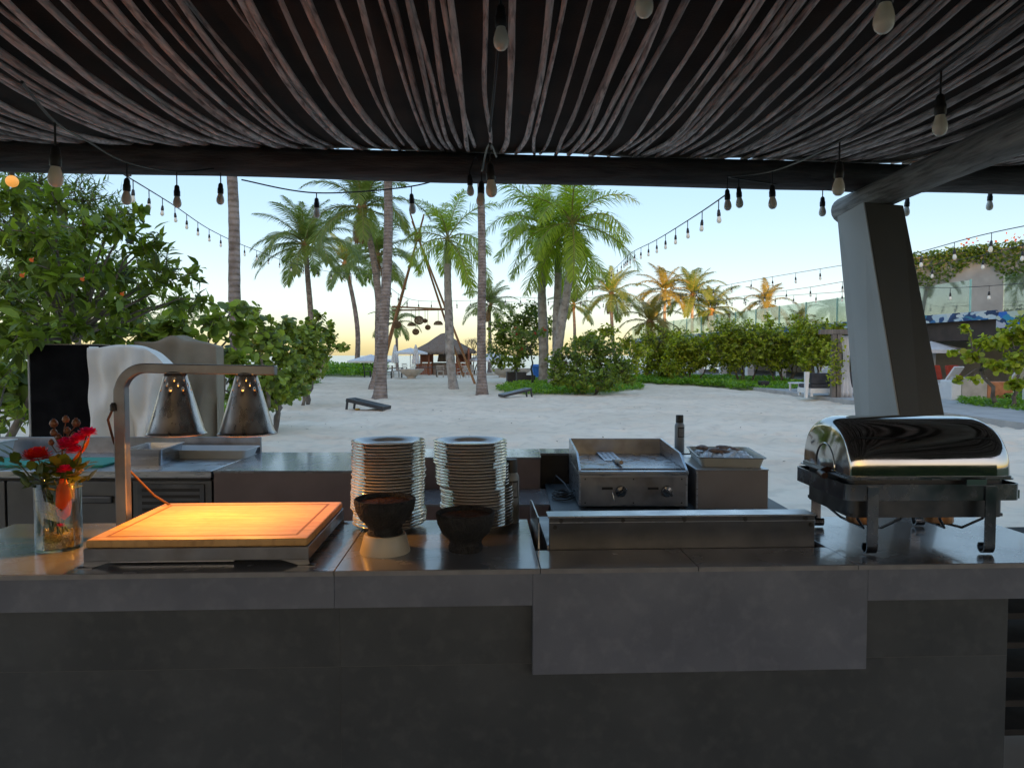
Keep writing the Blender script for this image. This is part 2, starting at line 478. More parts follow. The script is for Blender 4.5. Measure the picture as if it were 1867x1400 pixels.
# sea
def seamat():
    m, n, l, p = _nodes('sea_water')
    p.inputs['Base Color'].default_value = (0.10, 0.20, 0.25, 1)
    p.inputs['Roughness'].default_value = 0.16
    tc = n.new('ShaderNodeTexCoord'); mp = n.new('ShaderNodeMapping'); mp.inputs['Scale'].default_value = (0.12, 0.5, 1)
    nz = n.new('ShaderNodeTexNoise'); nz.inputs['Scale'].default_value = 1.0; nz.inputs['Detail'].default_value = 6
    bp = n.new('ShaderNodeBump'); bp.inputs['Strength'].default_value = 0.35; bp.inputs['Distance'].default_value = 0.5
    l.new(tc.outputs['Object'], mp.inputs[0]); l.new(mp.outputs[0], nz.inputs['Vector']); l.new(nz.outputs['Fac'], bp.inputs['Height']); l.new(bp.outputs[0], p.inputs['Normal'])
    return m
b = MB().sheet(lambda u, v: (-9000 + 18000*u, 84 + 8900*v*v, -0.55), 4, 8)
tag(b.build('sea', seamat()), 'calm pale sea reaching the horizon', kind='structure')
rnd = random.Random(3)
b = MB()
for yy, w, x0, x1 in ((92, 1.6, -70, 60), (99, 1.0, -60, 80), (110, 1.2, -90, 70)):
    b.sheet(lambda u, v: (x0+(x1-x0)*u, yy + w*(v-.5)*(.5+.8*abs(math.sin(u*17+yy))) + .8*math.sin(u*9+yy), -0.53+.04*math.sin(v*3.14)), 60, 2)
tag(b.build('surf', mat('foam', (.8,.82,.82), rough=.8, scale=1)), 'white lines of low surf on the sea', kind='stuff')

# floor of the open kitchen, a step above the sand
tag(MB().box(-4.6, 4.4, -4.6, 5.35, -0.35, -0.004).build('kitchen_floor', M['deck']), 'pale tiled floor of the open kitchen', kind='structure')
# paved terrace under the lounge building on the right
tag(MB().box(11.4, 45, 12, 78, -0.4, 0.10).build('lounge_paving', mat('paving', (.36,.35,.34), (.46,.45,.43), rough=.8, scale=2)), 'pale paving under the lounge terrace', kind='structure')

# lawn behind the kitchen
tag(MB().prism([(-60, -60), (60, -60), (60, 2.5), (4.45, 2.5), (4.45, -4.65), (-4.65, -4.65), (-4.65, 2.5), (-60, 2.5)], lambda x, y: Vector((x, y, -.3)), lambda x, y: Vector((x, y, -.015))).build('garden_lawn', mat('lawn', (.035,.06,.02), (.06,.09,.03), rough=.9, scale=1.5)), 'dark lawn behind and beside the kitchen', kind='structure')
# clipped hedge behind the kitchen
hg = thing('clipped_hedge', 'dark clipped hedge behind the kitchen, seen only mirrored in the polished lid', 'hedge', (0, -8.4, 0))
MB().box(-11, 11, -.45, .35, -.1, 2.1).build('core', mat('hedge_core', (.012,.02,.008), (.02,.03,.012), rough=1, scale=3), hg)
HEDGE = hg
# unseen hotel row added as a sun blocker, stepped in height to shade the beach
M['stucco'] = mat('brown_stucco', (0.40, 0.36, 0.31), (0.47, 0.42, 0.36), rough=0.9, scale=2, bump=0.1)
M['window_dark'] = mat('dark_pane', (0.03, 0.04, 0.05), rough=0.08, scale=3)
h = thing('hotel_sun_blocker', 'tall brown hotel row far behind the kitchen, added out of view to block the low sun', 'building', (0, -400, 0))
MB().box(-230, 6.2, -14, 0, -0.3, 41.0).build('wall', M['stucco'], h)
MB().box(6.22, 250, -13, -0.5, -0.3, 34.8).build('wall', M['stucco'], h)
w0 = None
for r in range(9):
    for c in range(20):
        x = -222 + c * 11.4
        if w0 is None:
            w0 = MB().box(-3.2, 3.2, 0, 0.3, 0, 2.4).build('window', M['window_dark'], h, loc=(x, 0.02, 3.0 + r*4.1))
        else:
            link('window', w0.data, h, (x, 0.02, 3.0 + r*4.1))
# ================================================================== pergola over the kitchen
rnd = random.Random(11)
pg = thing('pergola', 'dark pergola roof of weathered sticks on round logs with a leaning grey column', 'pergola')
BT = 0.089
def beam_y(x):                          # the front log runs slightly away to the right
    return 4.5 + x * BT
ZB = 2.774
def logtube(a, b, r0, r1, seed, n=18, m=40, wob=0.012):
    rr = random.Random(seed); a, b = Vector(a), Vector(b)
    pts, rads = [], []
    ph = [rr.uniform(0, 6.28) for _ in range(4)]
    for i in range(m + 1):
        t = i / m
        p = a.lerp(b, t) + Vector((0, math.sin(t*7+ph[0])*wob, (math.sin(t*9+ph[1])*wob + math.sin(t*23+ph[2])*wob*.4)*.35))
        pts.append(p); rads.append((r0*(1-t)+r1*t) * (1 + .035*math.sin(t*31+ph[3]) + rr.uniform(-.012, .012)))
    return MB().tube(pts, rads, n)
logtube((-5.2, beam_y(-5.2), ZB), (5.4, beam_y(5.4), ZB - .02), 0.092, 0.088, 2).build('beam', M['log'], pg, smooth=50)
logtube((-5.2, 1.72, ZB), (5.4, 1.80, ZB), 0.09, 0.09, 3).build('beam', M['log'], pg, smooth=50)
logtube((-5.2, -2.2, ZB), (5.4, -2.2, ZB), 0.09, 0.09, 4).build('beam', M['log'], pg, smooth=50)
# side log on top of the column
logtube((2.30, 4.98, 2.600), (2.27, -2.6, 2.590), 0.088, 0.094, 7, wob=0.008).build('side_log', M['log_grey'], pg, smooth=50)
logtube((-4.9, 4.4, 2.600), (-4.9, -2.6, 2.590), 0.088, 0.094, 8, wob=0.008).build('side_log', M['log_grey'], pg, smooth=50)

# leaning slab column, widening downwards
ct, cb = 2.505, -0.05
def colpts(z, t):
    # four corners at height fraction t (0 foot .. 1 head)
    a0, a1 = at(1562, 760, 4.82), at(1529, 397, 4.70)      # outer left edge
    b0, b1 = at(1641, 760, 4.20), at(1580, 388, 4.25)      # front edge between the two faces
    c0, c1 = at(1723, 760, 4.28), at(1650, 388, 4.34)      # right edge
    out = []
    for p0, p1 in ((a0, a1), (b0, b1), (c0, c1)):
        k = (z - p0.z) / (p1.z - p0.z)
        out.append(Vector((p0.x + (p1.x-p0.x)*k, p0.y + (p1.y-p0.y)*k, z)))
    out.append(out[0] + out[2] - out[1])
    return out
b = MB()
lo, hi = colpts(cb, 0), colpts(ct, 1)
b.add(lo + hi, [(3,2,1,0),(4,5,6,7),(0,1,5,4),(1,2,6,5),(2,3,7,6),(3,0,4,7)])
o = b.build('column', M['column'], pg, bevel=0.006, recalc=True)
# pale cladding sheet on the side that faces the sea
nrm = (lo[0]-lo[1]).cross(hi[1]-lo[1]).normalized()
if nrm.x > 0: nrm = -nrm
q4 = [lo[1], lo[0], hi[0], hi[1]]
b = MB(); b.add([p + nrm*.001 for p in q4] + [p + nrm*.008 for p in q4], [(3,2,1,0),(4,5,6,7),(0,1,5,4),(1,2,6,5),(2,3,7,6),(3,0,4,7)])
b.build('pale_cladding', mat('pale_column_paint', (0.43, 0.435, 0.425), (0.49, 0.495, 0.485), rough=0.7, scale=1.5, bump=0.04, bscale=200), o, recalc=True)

# sticks: each one sags between the logs
def stick_z(x, y, sag):
    if y > 1.75:
        k = (y - 1.75) / (4.5 - 1.75); yb = 1.0
    else:
        k = (y + 2.2) / (1.75 + 2.2); yb = 1.3
    k = min(max(k, 0.0), 1.35)
    z = 2.851 - sag * 4 * k * (1 - k) * yb
    return z
x = -4.9
i = 0
while x < 4.7:
    r = rnd.uniform(0.0095, 0.0150)
    w = min(max((x + 1.2) / 3.0, 0), 1)
    sag = (0.155 * (1 - w) + 0.125 * w) * rnd.uniform(0.86, 1.12)
    drift = rnd.uniform(-.035, .05) + 0.05
    ph1, ph2 = rnd.uniform(0, 6.3), rnd.uniform(0, 6.3)
    lift = rnd.choice((0, 0, 0, 0.012, 0.02))
    if lift: r *= .85
    pts, rads = [], []
    N = 34
    kink = [rnd.uniform(-.022, .022) for _ in range(9)]; hang_ = rnd.choice((0, 0, .006, .014, .022))
    y0, y1 = beam_y(x) + rnd.uniform(.06, .16), -2.6
    for k in range(N + 1):
        t = k / N
        yy = y0 + (y1 - y0) * (t ** 1.1)
        q = (beam_y(x) - yy)
        yk = yy - x * BT * max(0, min(1, (yy - 1.75) / 2.75))
        xx = x + drift * min(q / 2.2, 1.6) + np.interp(t*8, range(9), kink) + .006 * math.sin(yy * 1.6 + ph1) + .0025 * math.sin(yy * 5.3 + ph2)
        zz = stick_z(x, yk, sag) + r + lift - hang_ * max(0.0, min(1.0, (4.4 - yk))) + .003 * math.sin(yy * 3.1 + ph2)
        pts.append((xx, yy, zz)); rads.append(r * (1 - .22 * t) * (1 + .06 * math.sin(yy * 9 + ph1) + rnd.uniform(-.05, .05)))
    MB().tube(pts, rads, 9).build('stick', M['stick'], pg, smooth=60)
    x += rnd.choice((0.028, 0.034, 0.048, 0.062, 0.080, 0.030, 0.10))
    i += 1
# woven dark covering lying over the sticks
b = MB()
def cov(u, v):
    x = -5.3 + 10.8 * u
    y = beam_y(x) + .10 + (-4.2 - beam_y(x)) * v
    yk = y - x * BT * max(0, min(1, (y - 1.75) / 2.75))
    return (x, y, stick_z(x, yk, 0.125) + .034 + .055 * max(0.0, min(1.0, (4.5 - yk) / 0.9)) + .012 * math.sin(x * 5) * math.sin(y * 3))
b.sheet(cov, 60, 90)
o = b.build('roof_covering', M['roofmat'], pg, smooth=60)
so = o.modifiers.new('thick', 'SOLIDIFY'); so.thickness = 0.02; so.offset = 1

# ------------------------------------------------------------------ string lights
def bulb_parts():
    s = MB().lathe([(0.004, 0.0), (0.010, -.004), (0.0135, -.012), (0.0150, -.03), (0.0175, -.036), (0.0175, -.062), (0.015, -.066)], 14)
    sm = s.mesh('socket', M['black'], 40)
    g = MB().lathe([(0.013, -.064), (0.0145, -.070), (0.019, -.083), (0.0225, -.098), (0.0225, -.110), (0.019, -.121), (0.011, -.129), (0.0, -.1315)], 16)
    gm = g.mesh('bulb', M['bulb_glass'], 60)
    return sm, gm
SOCK, BULB = bulb_parts()
M['clear_bulb'] = glassmat('clear_bulb_glass', (0.93, 0.92, 0.88), 0.14)

def string(label, pts, bulbs, drop=0.05, wire=0.0045, scale=1.0, res=10):
    """pts: world points the cord passes; bulbs: list of parameters along pts, or 'every' distance"""
    P = [Vector(p) for p in pts]
    # catmull-rom
    Q = []
    for i in range(len(P) - 1):
        p0 = P[max(i-1, 0)]; p1 = P[i]; p2 = P[i+1]; p3 = P[min(i+2, len(P)-1)]
        for k in range(res):
            t = k / res
            Q.append(0.5*((2*p1) + (p2-p0)*t + (2*p0-5*p1+4*p2-p3)*t*t + (3*p1-p0-3*p2+p3)*t*t*t))
    Q.append(P[-1])
    root = thing('string_lights', label, 'string lights', Q[0], 0, 'bulb strings over the beach kitchen')
    o0 = Q[0]
    MB().tube([q - o0 for q in Q], wire, 6).build('cord', M['cable'], root, smooth=60)
    if isinstance(bulbs, (int, float)):
        d, acc, spots = bulbs, bulbs * .5, []
        for a, b_ in zip(Q[:-1], Q[1:]):
            L = (b_ - a).length
            while acc < L:
                spots.append(a.lerp(b_, acc / L)); acc += d
            acc -= L
    else:
        spots = []
        for s in bulbs:
            dd = drop
            if isinstance(s, tuple): s, dd = s
            j = min(int(s * res), len(Q) - 1); spots.append((Q[j], dd))
    for s in spots:
        p, dd = s if isinstance(s, tuple) else (s, drop)
        lead = MB().tube([p - o0, p - o0 - Vector((0, 0, dd + .004))], wire * .8, 5).build('lead', M['cable'], root)
        sk = link('socket', SOCK, root, p - o0 - Vector((0, 0, dd)), (rnd.uniform(-.06, .06), rnd.uniform(-.06, .06), 0), scale)
        link('bulb', BULB, sk)
    return root

# (pixel x, pixel y, distance) read off the photograph, one knot per bulb where bulbs are close
def knots(L): return [at(*k) for k in L]
string('string of bulbs looping from the upper right corner down along the front log',
       knots([(1960, -60, 1.75), (1716, 128, 2.3), (1531, 258, 2.75), (1408, 312, 3.9), (1326, 322, 4.36)]), [1, 2, 3, 4], drop=.075)
string('string of bulbs hanging on the front log above the leaning column',
       knots([(1330, 322, 4.38), (1347, 326, 4.45), (1500, 346, 4.75), (1655, 352, 5.0), (1806, 336, 5.0), (1950, 318, 5.0)]), [1, (2, .045), (3, .03), 4], drop=.05)
string('string of bulbs on the left of the front log, first bulb biggest',
       knots([(40, 150, 1.9), (100, 222, 2.3), (160, 258, 2.9), (231, 296, 3.5), (322, 313, 4.1), (402, 306, 4.32)]), [1, 3, 4, (5, .09)], drop=.075)
string('string of two bulbs swinging below the front log before the palm crowns',
       knots([(440, 328, 4.42), (577, 352, 4.6), (750, 340, 4.6), (835, 312, 4.42), (872, 292, 4.40)]), [(1, .03), (2, .045)], drop=.04)
string('dangling knot of three bulbs on the front log at the picture centre',
       knots([(905, 286, 3.2), (893, 262, 2.8), (884, 286, 3.4), (878, 312, 3.7), (868, 286, 4.3), (856, 312, 4.38)]), [(1, .075), (3, .05), (5, .02)], drop=.05)
string('single big bulb hanging close overhead at the top centre',
       knots([(905, -140, 2.0), (913, -10, 2.1), (905, 120, 2.3), (893, 240, 2.7)]), [1], drop=.03)
string('two bulbs cut by the top edge of the picture right of centre',
       knots([(1080, -180, 1.75), (1172, -86, 1.8), (1400, -120, 1.7), (1618, -72, 1.62), (1850, -160, 1.6)]), [1, 3], drop=.03)
# strings that run out over the sand
string('long string of bulbs sagging from the left of the roof to the far palms',
       knots([(225, 318, 9), (316, 374, 13), (385, 420, 17), (455, 452, 21), (540, 482, 26), (620, 498, 30), (690, 500, 34)]), 1.25, drop=.12, wire=.009, scale=1.35)
string('string of bulbs rising from the royal palms to the roof right of centre',
       knots([(1328, 352, 8.5), (1270, 392, 11), (1196, 438, 16), (1150, 462, 21), (1125, 486, 28), (1060, 545, 36)]), 1.35, drop=.12, wire=.009, scale=1.35)
string('upper string of bulbs running past both sides of the leaning column',
       knots([(1920, 402, 11), (1785, 430, 14), (1640, 468, 18), (1510, 488, 23), (1340, 517, 30), (1200, 545, 38)]), 1.7, drop=.14, wire=.009, scale=1.7)
string('middle string of bulbs before the vine wall and the orange palm',
       knots([(1900, 436, 15), (1760, 472, 19), (1500, 520, 26), (1400, 534, 31), (1270, 552, 40)]), 2.2, drop=.14, wire=.009, scale=1.7)
string('lowest string of bulbs before the glass railing',
       knots([(1920, 512, 16), (1760, 524, 20), (1640, 526, 23), (1450, 538, 30), (1300, 548, 40), (1180, 553, 42), (1040, 546, 39), (880, 540, 29)]), 1.9, drop=.14, wire=.009, scale=1.7)
string('faint far string of bulbs between the leaning poles and the palms',
       knots([(705, 520, 36), (760, 548, 42), (880, 548, 50), (985, 552, 50), (1100, 540, 48)]), 1.8, drop=.2, wire=.012, scale=2.2)
# ================================================================== serving counter
ZT = 0.96
ct = thing('serving_counter', 'long grey tiled serving counter across the whole foreground', 'counter', K(0, 0), TH)
UL, UR, VB = -1.87, 1.86, 0.645
NL, NR, NV = 0.085, 1.06, 0.197         # notch for the range
MB().box(UL+.05, 1.555, .062, .60, 0, .845).build('core', M['grout'], ct)
# base tiles
for (a, b_) in ((-1.86, -.5236), (-.523, 1.575)):
    for (z0, z1) in ((0.0, .649), (.650, .853)):
        MB().box(a, b_, .045, .062, z0, z1).build('base_tile', M['tile_base'], ct, bevel=.0012, seg=1)
MB().box(-1.86, 1.575, .0458, .0615, .6485, .6505).build('grout_line', M['grout'], ct)
MB().box(-.5238, -.5228, .0456, .0615, 0, .853).build('grout_line', M['grout'], ct)
MB().box(1.5565, 1.5752, .0635, .60, 0, .846).build('base_tile', M['tile_base'], ct, bevel=.0012, seg=1)
# fascia with the dropped centre panel
for (a, b_, z0) in ((UL, -.5305, .847), (-.5295, .0620, .847), (.0625, 1.094, .634), (1.0945, UR, .847)):
    MB().box(a, b_, 0.0, .018, z0, ZT-.016).build('fascia_tile', M['tile'], ct, bevel=.001, seg=1)
for (a, b_, z0) in ((UL, .0620, .847), (.0625, 1.094, .634), (1.0945, UR, .847)):
    MB().box(a+.001, b_-.001, .0185, .044, z0+.002, ZT-.018).build('fascia_backing', M['tile_base'], ct)
# top slabs round the notch, with thin joints and a paler sawn edge
tops = [(UL, -.5305, -.002, VB), (-.5285, NL, -.002, VB), (NL+.0015, .565, -.002, NV), (.567, NR, -.002, NV), (NR+.0015, UR, -.002, VB)]
for (a, b_, v0, v1) in tops:
    MB().box(a, b_, v0, v1, ZT-.0155, ZT).build('top_slab', M['tile_top'], ct, bevel=.0012, seg=1)
    MB().box(a+.0005, b_-.0005, v0-.0035, v0-.0003, ZT-.0150, ZT-.0012).build('edge_trim', M['tile_edge'], ct)
MB().box(NL-.012, NL-.001, NV, VB, .70, ZT-.017).build('notch_side', M['tile_brown'], ct)
MB().box(UL, NL, VB-.02, VB-.002, .60, ZT-.017).build('rear_panel', M['tile_brown'], ct)
MB().box(NR+.002, UR, VB-.02, VB-.002, .60, ZT-.017).build('rear_panel', M['tile_brown'], ct)

# ------------------------------------------------------------------ low gas range turned with its back to us
gr = thing('gas_range', 'low steel gas range sunk into the counter notch, back panel facing us', 'range', K(0, 0), TH)
x0, x1 = .125, 1.022
MB().box(x0, x1, NV+.020, .64, .70, .972).build('body', M['steel_dull'], gr, bevel=.003)
MB().box(x0+.006, x1, NV+.006, NV+.018, .93, 1.064).build('back_panel', M['steel_dark'], gr, bevel=.002)
MB().box(x0+.002, x1+.002, NV+.004, NV+.085, 1.0645, 1.0710).build('back_shelf', M['steel'], gr, bevel=.0015)
MB().box(x0+.006, x1, NV+.0035, NV+.0055, 1.049, 1.051).build('seam', M['steel'], gr)
for bx, bz in ((.17, 1.056), (.375, 1.056), (.58, 1.056), (.785, 1.056), (.99, 1.056), (.150, 1.035), (1.008, 1.035)):
    MB().lathe([(.0, -.0035), (.0062, -.003), (.0072, 0), (.0072, .002)], 10, (bx, NV+.0055, bz), Matrix.Rotation(rad(90), 3, 'X')).build('rivet', M['black'], gr, smooth=40)
sp = MB().prism([(NV+.010, .90), (NV+.010, 1.050), (NV+.025, 1.062), (.55, 1.052), (.63, 1.04), (.63, .90)], lambda v, z: Vector((x0-.030, v, z)), lambda v, z: Vector((x0-.026, v, z)))
sp.build('side_panel', M['steel'], gr, recalc=True)
for k in range(4):
    gx = x0 + .13 + k*.215
    b = MB()
    for q in (-.075, 0, .075): b.box(gx+q-.005, gx+q+.005, .32, .62, .985, 1.000)
    for q in (.36, .46, .58): b.box(gx-.09, gx+.09, q-.005, q+.005, .9855, 1.0005)
    b.build('grate', M['black_iron'], gr)
    for q in (.46,): MB().lathe([(.038, .972), (.038, .980), (.026, .984), (0, .984)], 16, (gx, q, 0)).build('burner', M['black_iron'], gr, smooth=40)

# ------------------------------------------------------------------ plates: two tall stacks
R = .137
prof = [(0.0, .0035), (.082, .0035), (.084, 0), (.090, 0), (.092, .004), (.104, .0105), (.128, .0185), (R-.001, .0205), (R, .0222), (R-.001, .0238), (.127, .0222), (.104, .0148), (.090, .0085), (.082, .0068), (0.0, .0068)]
PM = MB().lathe(prof, 56).mesh('plate', M['plate'], 50)
pr = random.Random(4)
def stack(px, base_py, cy, n, side, shifts):
    c = onz(px, base_py, ZT); X_ = (px - 933.5) / F * cy
    for i in range(n):
        t = i / (n - 1)
        dx = 0
        for (a, b_, s) in shifts:
            if a <= t < b_: dx = s
        o = link('plate', PM, None, (X_ + dx + pr.uniform(-.0022, .0022), cy + pr.uniform(-.002, .002), ZT + i * .01115), (pr.uniform(-.004, .004), pr.uniform(-.004, .004), pr.uniform(0, 6.28)))
        lab = ('topmost plate of the %s tall stack, its face shining' % side) if i == n - 1 else ('lowest plate of the %s tall stack, on the counter' % side) if i == 0 else 'white glazed plate in the middle of the %s tall stack' % side
        tag(o, lab, 'plate', 'plates in the %s tall stack' % side)
stack(707, 960, 2.655, 28, 'left', ((.55, 1.1, .002), (.0, .18, .004), (.18, .40, -.003)))
stack(864, 960, 2.655, 28, 'right', ((.72, 1.1, -.014), (.45, .72, -.006), (.0, .45, .010)))

# ------------------------------------------------------------------ stone bowls
def bowl(name, label, px, cy, z, R, H):
    t = thing(name, label, 'bowl', ((px - 933.5) / F * cy, cy, z), .3)
    f = R * .56
    p = [(0, 0), (f, 0), (f*1.02, H*.10), (f*.95, H*.20), (f*1.02, H*.30), (R*.80, H*.48), (R*.93, H*.70), (R*.985, H*.93), (R*.975, H*.985), (R*.95, H), (R*.90, H*.985), (R*.87, H*.93), (R*.84, H*.80), (R*.7, H*.45), (0, H*.36)]
    MB().lathe(p, 40).build('body', M['stone'], t, smooth=60)
    b = MB(); rr = random.Random(int(px))
    b.add([(0, 0, H*.885)] + [(R*.865*k/6*math.cos(a*math.pi/16), R*.865*k/6*math.sin(a*math.pi/16), H*(.885 + rr.uniform(-.02, .02)*(k < 6))) for k in range(1, 7) for a in range(32)],
          [(0, 1+a, 1+(a+1) % 32) for a in range(32)] + [(1+(k-1)*32+a, 1+k*32+a, 1+k*32+(a+1) % 32, 1+(k-1)*32+(a+1) % 32) for k in range(1, 6) for a in range(32)])
    b.build('salsa', M['salsa'], t, smooth=80)
    return t
c = thing('bowl_stand', 'cream ceramic ring stand under the left black stone bowl', 'stand', ((700-933.5)/F*2.31, 2.31, ZT))
MB().ring([(.081, 0), (.0815, .004), (.068, .056), (.066, .060), (.058, .060), (.056, .055), (.070, .002)], 40).build('ring', M['ceramic'], c, smooth=40)
MB().box(.0305, .0325, -.0775, -.0745, .004, .018).build('crack', M['black'], c, rot=(.24, 0, 0))
bowl('stone_bowl', 'black stone bowl raised on a cream ceramic stand, filled with sauce', 700, 2.31, ZT+.052, .1015, .124)
bowl('stone_bowl', 'lower black stone bowl set straight on the counter, filled with sauce', 848, 2.33, ZT, .099, .127)

# ------------------------------------------------------------------ bottles
def bottle(label, loc, s=1.0):
    t = thing('spray_bottle', label, 'bottle', loc, .2, 'slim grey spray bottles')
    MB().lathe([(0, 0), (.029, 0), (.0315, .004), (.0315, .165), (.030, .176), (.024, .187), (.022, .190), (0, .190)], 24).build('body', M['bottle_grey'], t, smooth=40)
    MB().lathe([(.0245, .1885), (.0245, .232), (.0225, .238), (0, .238)], 20).build('cap', M['black'], t, smooth=40)
    a0 = -2.3
    lb = MB().sheet(lambda u, v: (.0322*math.cos(a0+u*1.5), .0322*math.sin(a0+u*1.5), .095+.065*v), 10, 1)
    lb.build('label', M['black'], t, smooth=80)
    lb = MB().sheet(lambda u, v: (.0326*math.cos(a0+.15+u*1.2), .0326*math.sin(a0+.15+u*1.2), .101+.052*v), 10, 1)
    lb.build('print', mat('label_print', (.14,.15,.16), (.22,.23,.24), rough=.5, scale=60), t, smooth=80)
    t.scale = (s,)*3
bottle('slim grey spray bottle on the counter half hidden behind the right plate stack', K(0.02, .605, ZT), 1.02)

# ------------------------------------------------------------------ heat lamp carving station
cs = thing('carving_station', 'bamboo carving board on a steel frame with a curved twin heat lamp arm', 'carving station', K(-.955, .062, ZT), TH)
W2, D = .332, .545
bd = MB().box(-W2, W2, .0, D, .058, .083).build('board', M['bamboo'], cs, bevel=.006, seg=3)
g = .040
b = MB()
for (a, b2, c1, d1) in ((-W2+g, W2-g, g, g+.008), (-W2+g, W2-g, D-g-.008, D-g), (-W2+g, -W2+g+.008, g+.008, D-g-.008), (W2-g-.008, W2-g, g+.008, D-g-.008)):
    b.box(a, b2, c1, d1, .0828, .0836)
b.build('juice_groove', M['groove'], bd)
fr = MB()
fr.box(-W2-.004, W2+.004, -.004, .012, .018, .0575); fr.box(-W2-.004, W2+.004, D-.012, D+.004, .018, .0575)
fr.box(-W2-.004, -W2+.012, .012, D-.012, .018, .0575); fr.box(W2-.012, W2+.004, .012, D-.012, .018, .0575)
fr.build('frame', M['steel_dull'], cs, bevel=.002)
for sx in (-1, 1):
    for (y, sy) in ((-.003, 1), (D-.001, -1)):
        X0 = sx * (W2+.003)
        poly = [(X0, .019), (X0 - sx*.085, .019), (X0 - sx*.030, .002), (X0 + sx*.004, .002)]
        b = MB().prism(poly, lambda x, z, y=y: Vector((x, y, z)), lambda x, z, y=y: Vector((x, y+.004, z)))
        b.box(min(X0-sx*.03, X0+sx*.022), max(X0-sx*.03, X0+sx*.022), y-.012, y+.016, .0, .0022)
        b.build('leg', M['steel_dull'], cs, recalc=True)
        MB().lathe([(0, .0045), (.009, .004), (.011, .0022)], 14, (X0+sx*.008, y, 0)).build('screw', M['steel_dark'], cs, smooth=40)
MB().box(-.285, .10, .03, .40, .004, .0165).build('drip_tray', M['steel'], cs, bevel=.002)
b = MB(); b.box(-W2+.02, W2-.02, .02, D-.02, .0185, .056); b.build('underside', M['steel_dark'], cs)
# arm: square tube with a rounded corner
pts = []
ax, ay, zt, rr_ = -W2-.050, .335, .596, .085
arm = [(ax, z) for z in np.linspace(.02, zt-rr_, 6)] + [(ax+rr_-rr_*math.cos(a), zt-rr_+rr_*math.sin(a)) for a in np.linspace(.12, math.pi/2, 12)] + [(x, zt - (x-ax-rr_)*.018) for x in np.linspace(ax+rr_+.05, ax+.530, 5)]
b = MB(); h2, d2 = .0165, .019
V = []; n = len(arm)
for i, (x, z) in enumerate(arm):
    a_ = arm[max(i-1, 0)]; c_ = arm[min(i+1, n-1)]
    tx, tz = c_[0]-a_[0], c_[1]-a_[1]; L = math.hypot(tx, tz); nx_, nz_ = -tz/L, tx/L
    hh = h2 * (1.15 if i < 7 else 1.0)
    V += [(x+nx_*hh, ay-d2, z+nz_*hh), (x+nx_*hh, ay+d2, z+nz_*hh), (x-nx_*hh, ay+d2, z-nz_*hh), (x-nx_*hh, ay-d2, z-nz_*hh)]
Fc = [(i*4+k, i*4+(k+1) % 4, (i+1)*4+(k+1) % 4, (i+1)*4+k) for i in range(n-1) for k in range(4)] + [(3,2,1,0), ((n-1)*4, (n-1)*4+1, (n-1)*4+2, (n-1)*4+3)]
b.add(V, Fc)
b.build('arm', M['steel_dull'], cs, bevel=.003, recalc=True, smooth=30)
# cord out of the post
MB().tube([(ax-.018, ay-.02, .46), (ax-.034, ay-.025, .42), (ax-.034, ay+.01, .34), (ax-.015, ay+.06, .24), (ax+.05, ay+.12, .13), (ax+.115, ay+.24, .03), (ax+.16, ay+.29, .006)], .0042, 8).build('power_cord', M['brown_cable'], cs, smooth=60)
MB().lathe([(.011, 0), (.011, .02), (.006, .028)], 12, (ax-.017, ay-.02, .45)).build('cord_grommet', M['black'], cs, smooth=40)

M['hot'] = emitmat('hot_filament', (1.0, 0.40, 0.08), 0.8)
for q, (lx, tilt) in enumerate(((ax+.186, .03), (ax+.428, -.02))):
    zr = .368; ztop = zt - .018*(lx-ax-rr_) - h2
    H = ztop - zr
    # shade with real vent holes: a ring of small openings left out of the cone wall
    b = MB(); NS = 96
    rows = [(0.099, 0.0), (.0945, .0035), (.0905, .012)] + [(.0905 - .055*(z_-.012)/(H-.012), z_) for z_ in (.045, .09, .130, .150, .1545, .166, .1705, .183, .1875, .20)] + [(.0355, H)]
    V, Fc = [], []
    for (r_, z_) in rows:
        for k in range(NS):
            a = 2*math.pi*k/NS
            V.append((lx + r_*math.cos(a), ay + r_*math.sin(a), zr+z_))
    for i in range(len(rows)-1):
        for k in range(NS):
            if i in (6, 8, 10) and (k + (0, 0, 0, 0, 0, 0, 0, 0, 4, 0, 8)[i]) % 12 in ((0, 1) if i == 6 else (0,)): continue
            Fc.append((i*NS+k, i*NS+(k+1) % NS, (i+1)*NS+(k+1) % NS, (i+1)*NS+k))
    b.add(V, Fc)
    sh = b.build('lamp_shade', M['shade_metal'], cs, smooth=60)
    so = sh.modifiers.new('thick', 'SOLIDIFY'); so.thickness = .0016; so.offset = -1
    MB().ring([(.0975, -.002), (.0995, 0), (.0975, .003), (.095, .001)], 60, (lx, ay, zr)).build('rim', M['shade_metal'], sh, smooth=80)
    MB().lathe([(.014, H-.004), (.016, H-.05), (.018, H-.075), (.040, H-.125), (.043, H-.145), (.030, H-.160), (0, H-.163)], 20, (lx, ay, zr)).build('heat_bulb', M['hot'], sh, smooth=60)
    MB().lathe([(.030, H-.002), (.030, H+.004), (.020, H+.007)], 20, (lx, ay, zr)).build('collar', M['steel_dark'], sh, smooth=40)
    ld = bpy.data.lights.new('heat_lamp', 'SPOT')
    ld.energy = 2.6; ld.color = (1.0, 0.39, 0.06); ld.shadow_soft_size = .03; ld.spot_size = rad(150); ld.spot_blend = .35
    lo_ = bpy.data.objects.new('heat_lamp_light', ld); COL.objects.link(lo_); lo_.parent = cs
    lo_.location = (lx, ay, zr + H - .175)

# ------------------------------------------------------------------ chafing dish
cf = thing('chafing_dish', 'polished steel roll top chafing dish on four curled legs', 'chafing dish', (1.352, 2.265, ZT), rad(1.0))
LX, DV = .285, .40                     # half length, depth
zf0, zf1 = .176, .228                   # rail
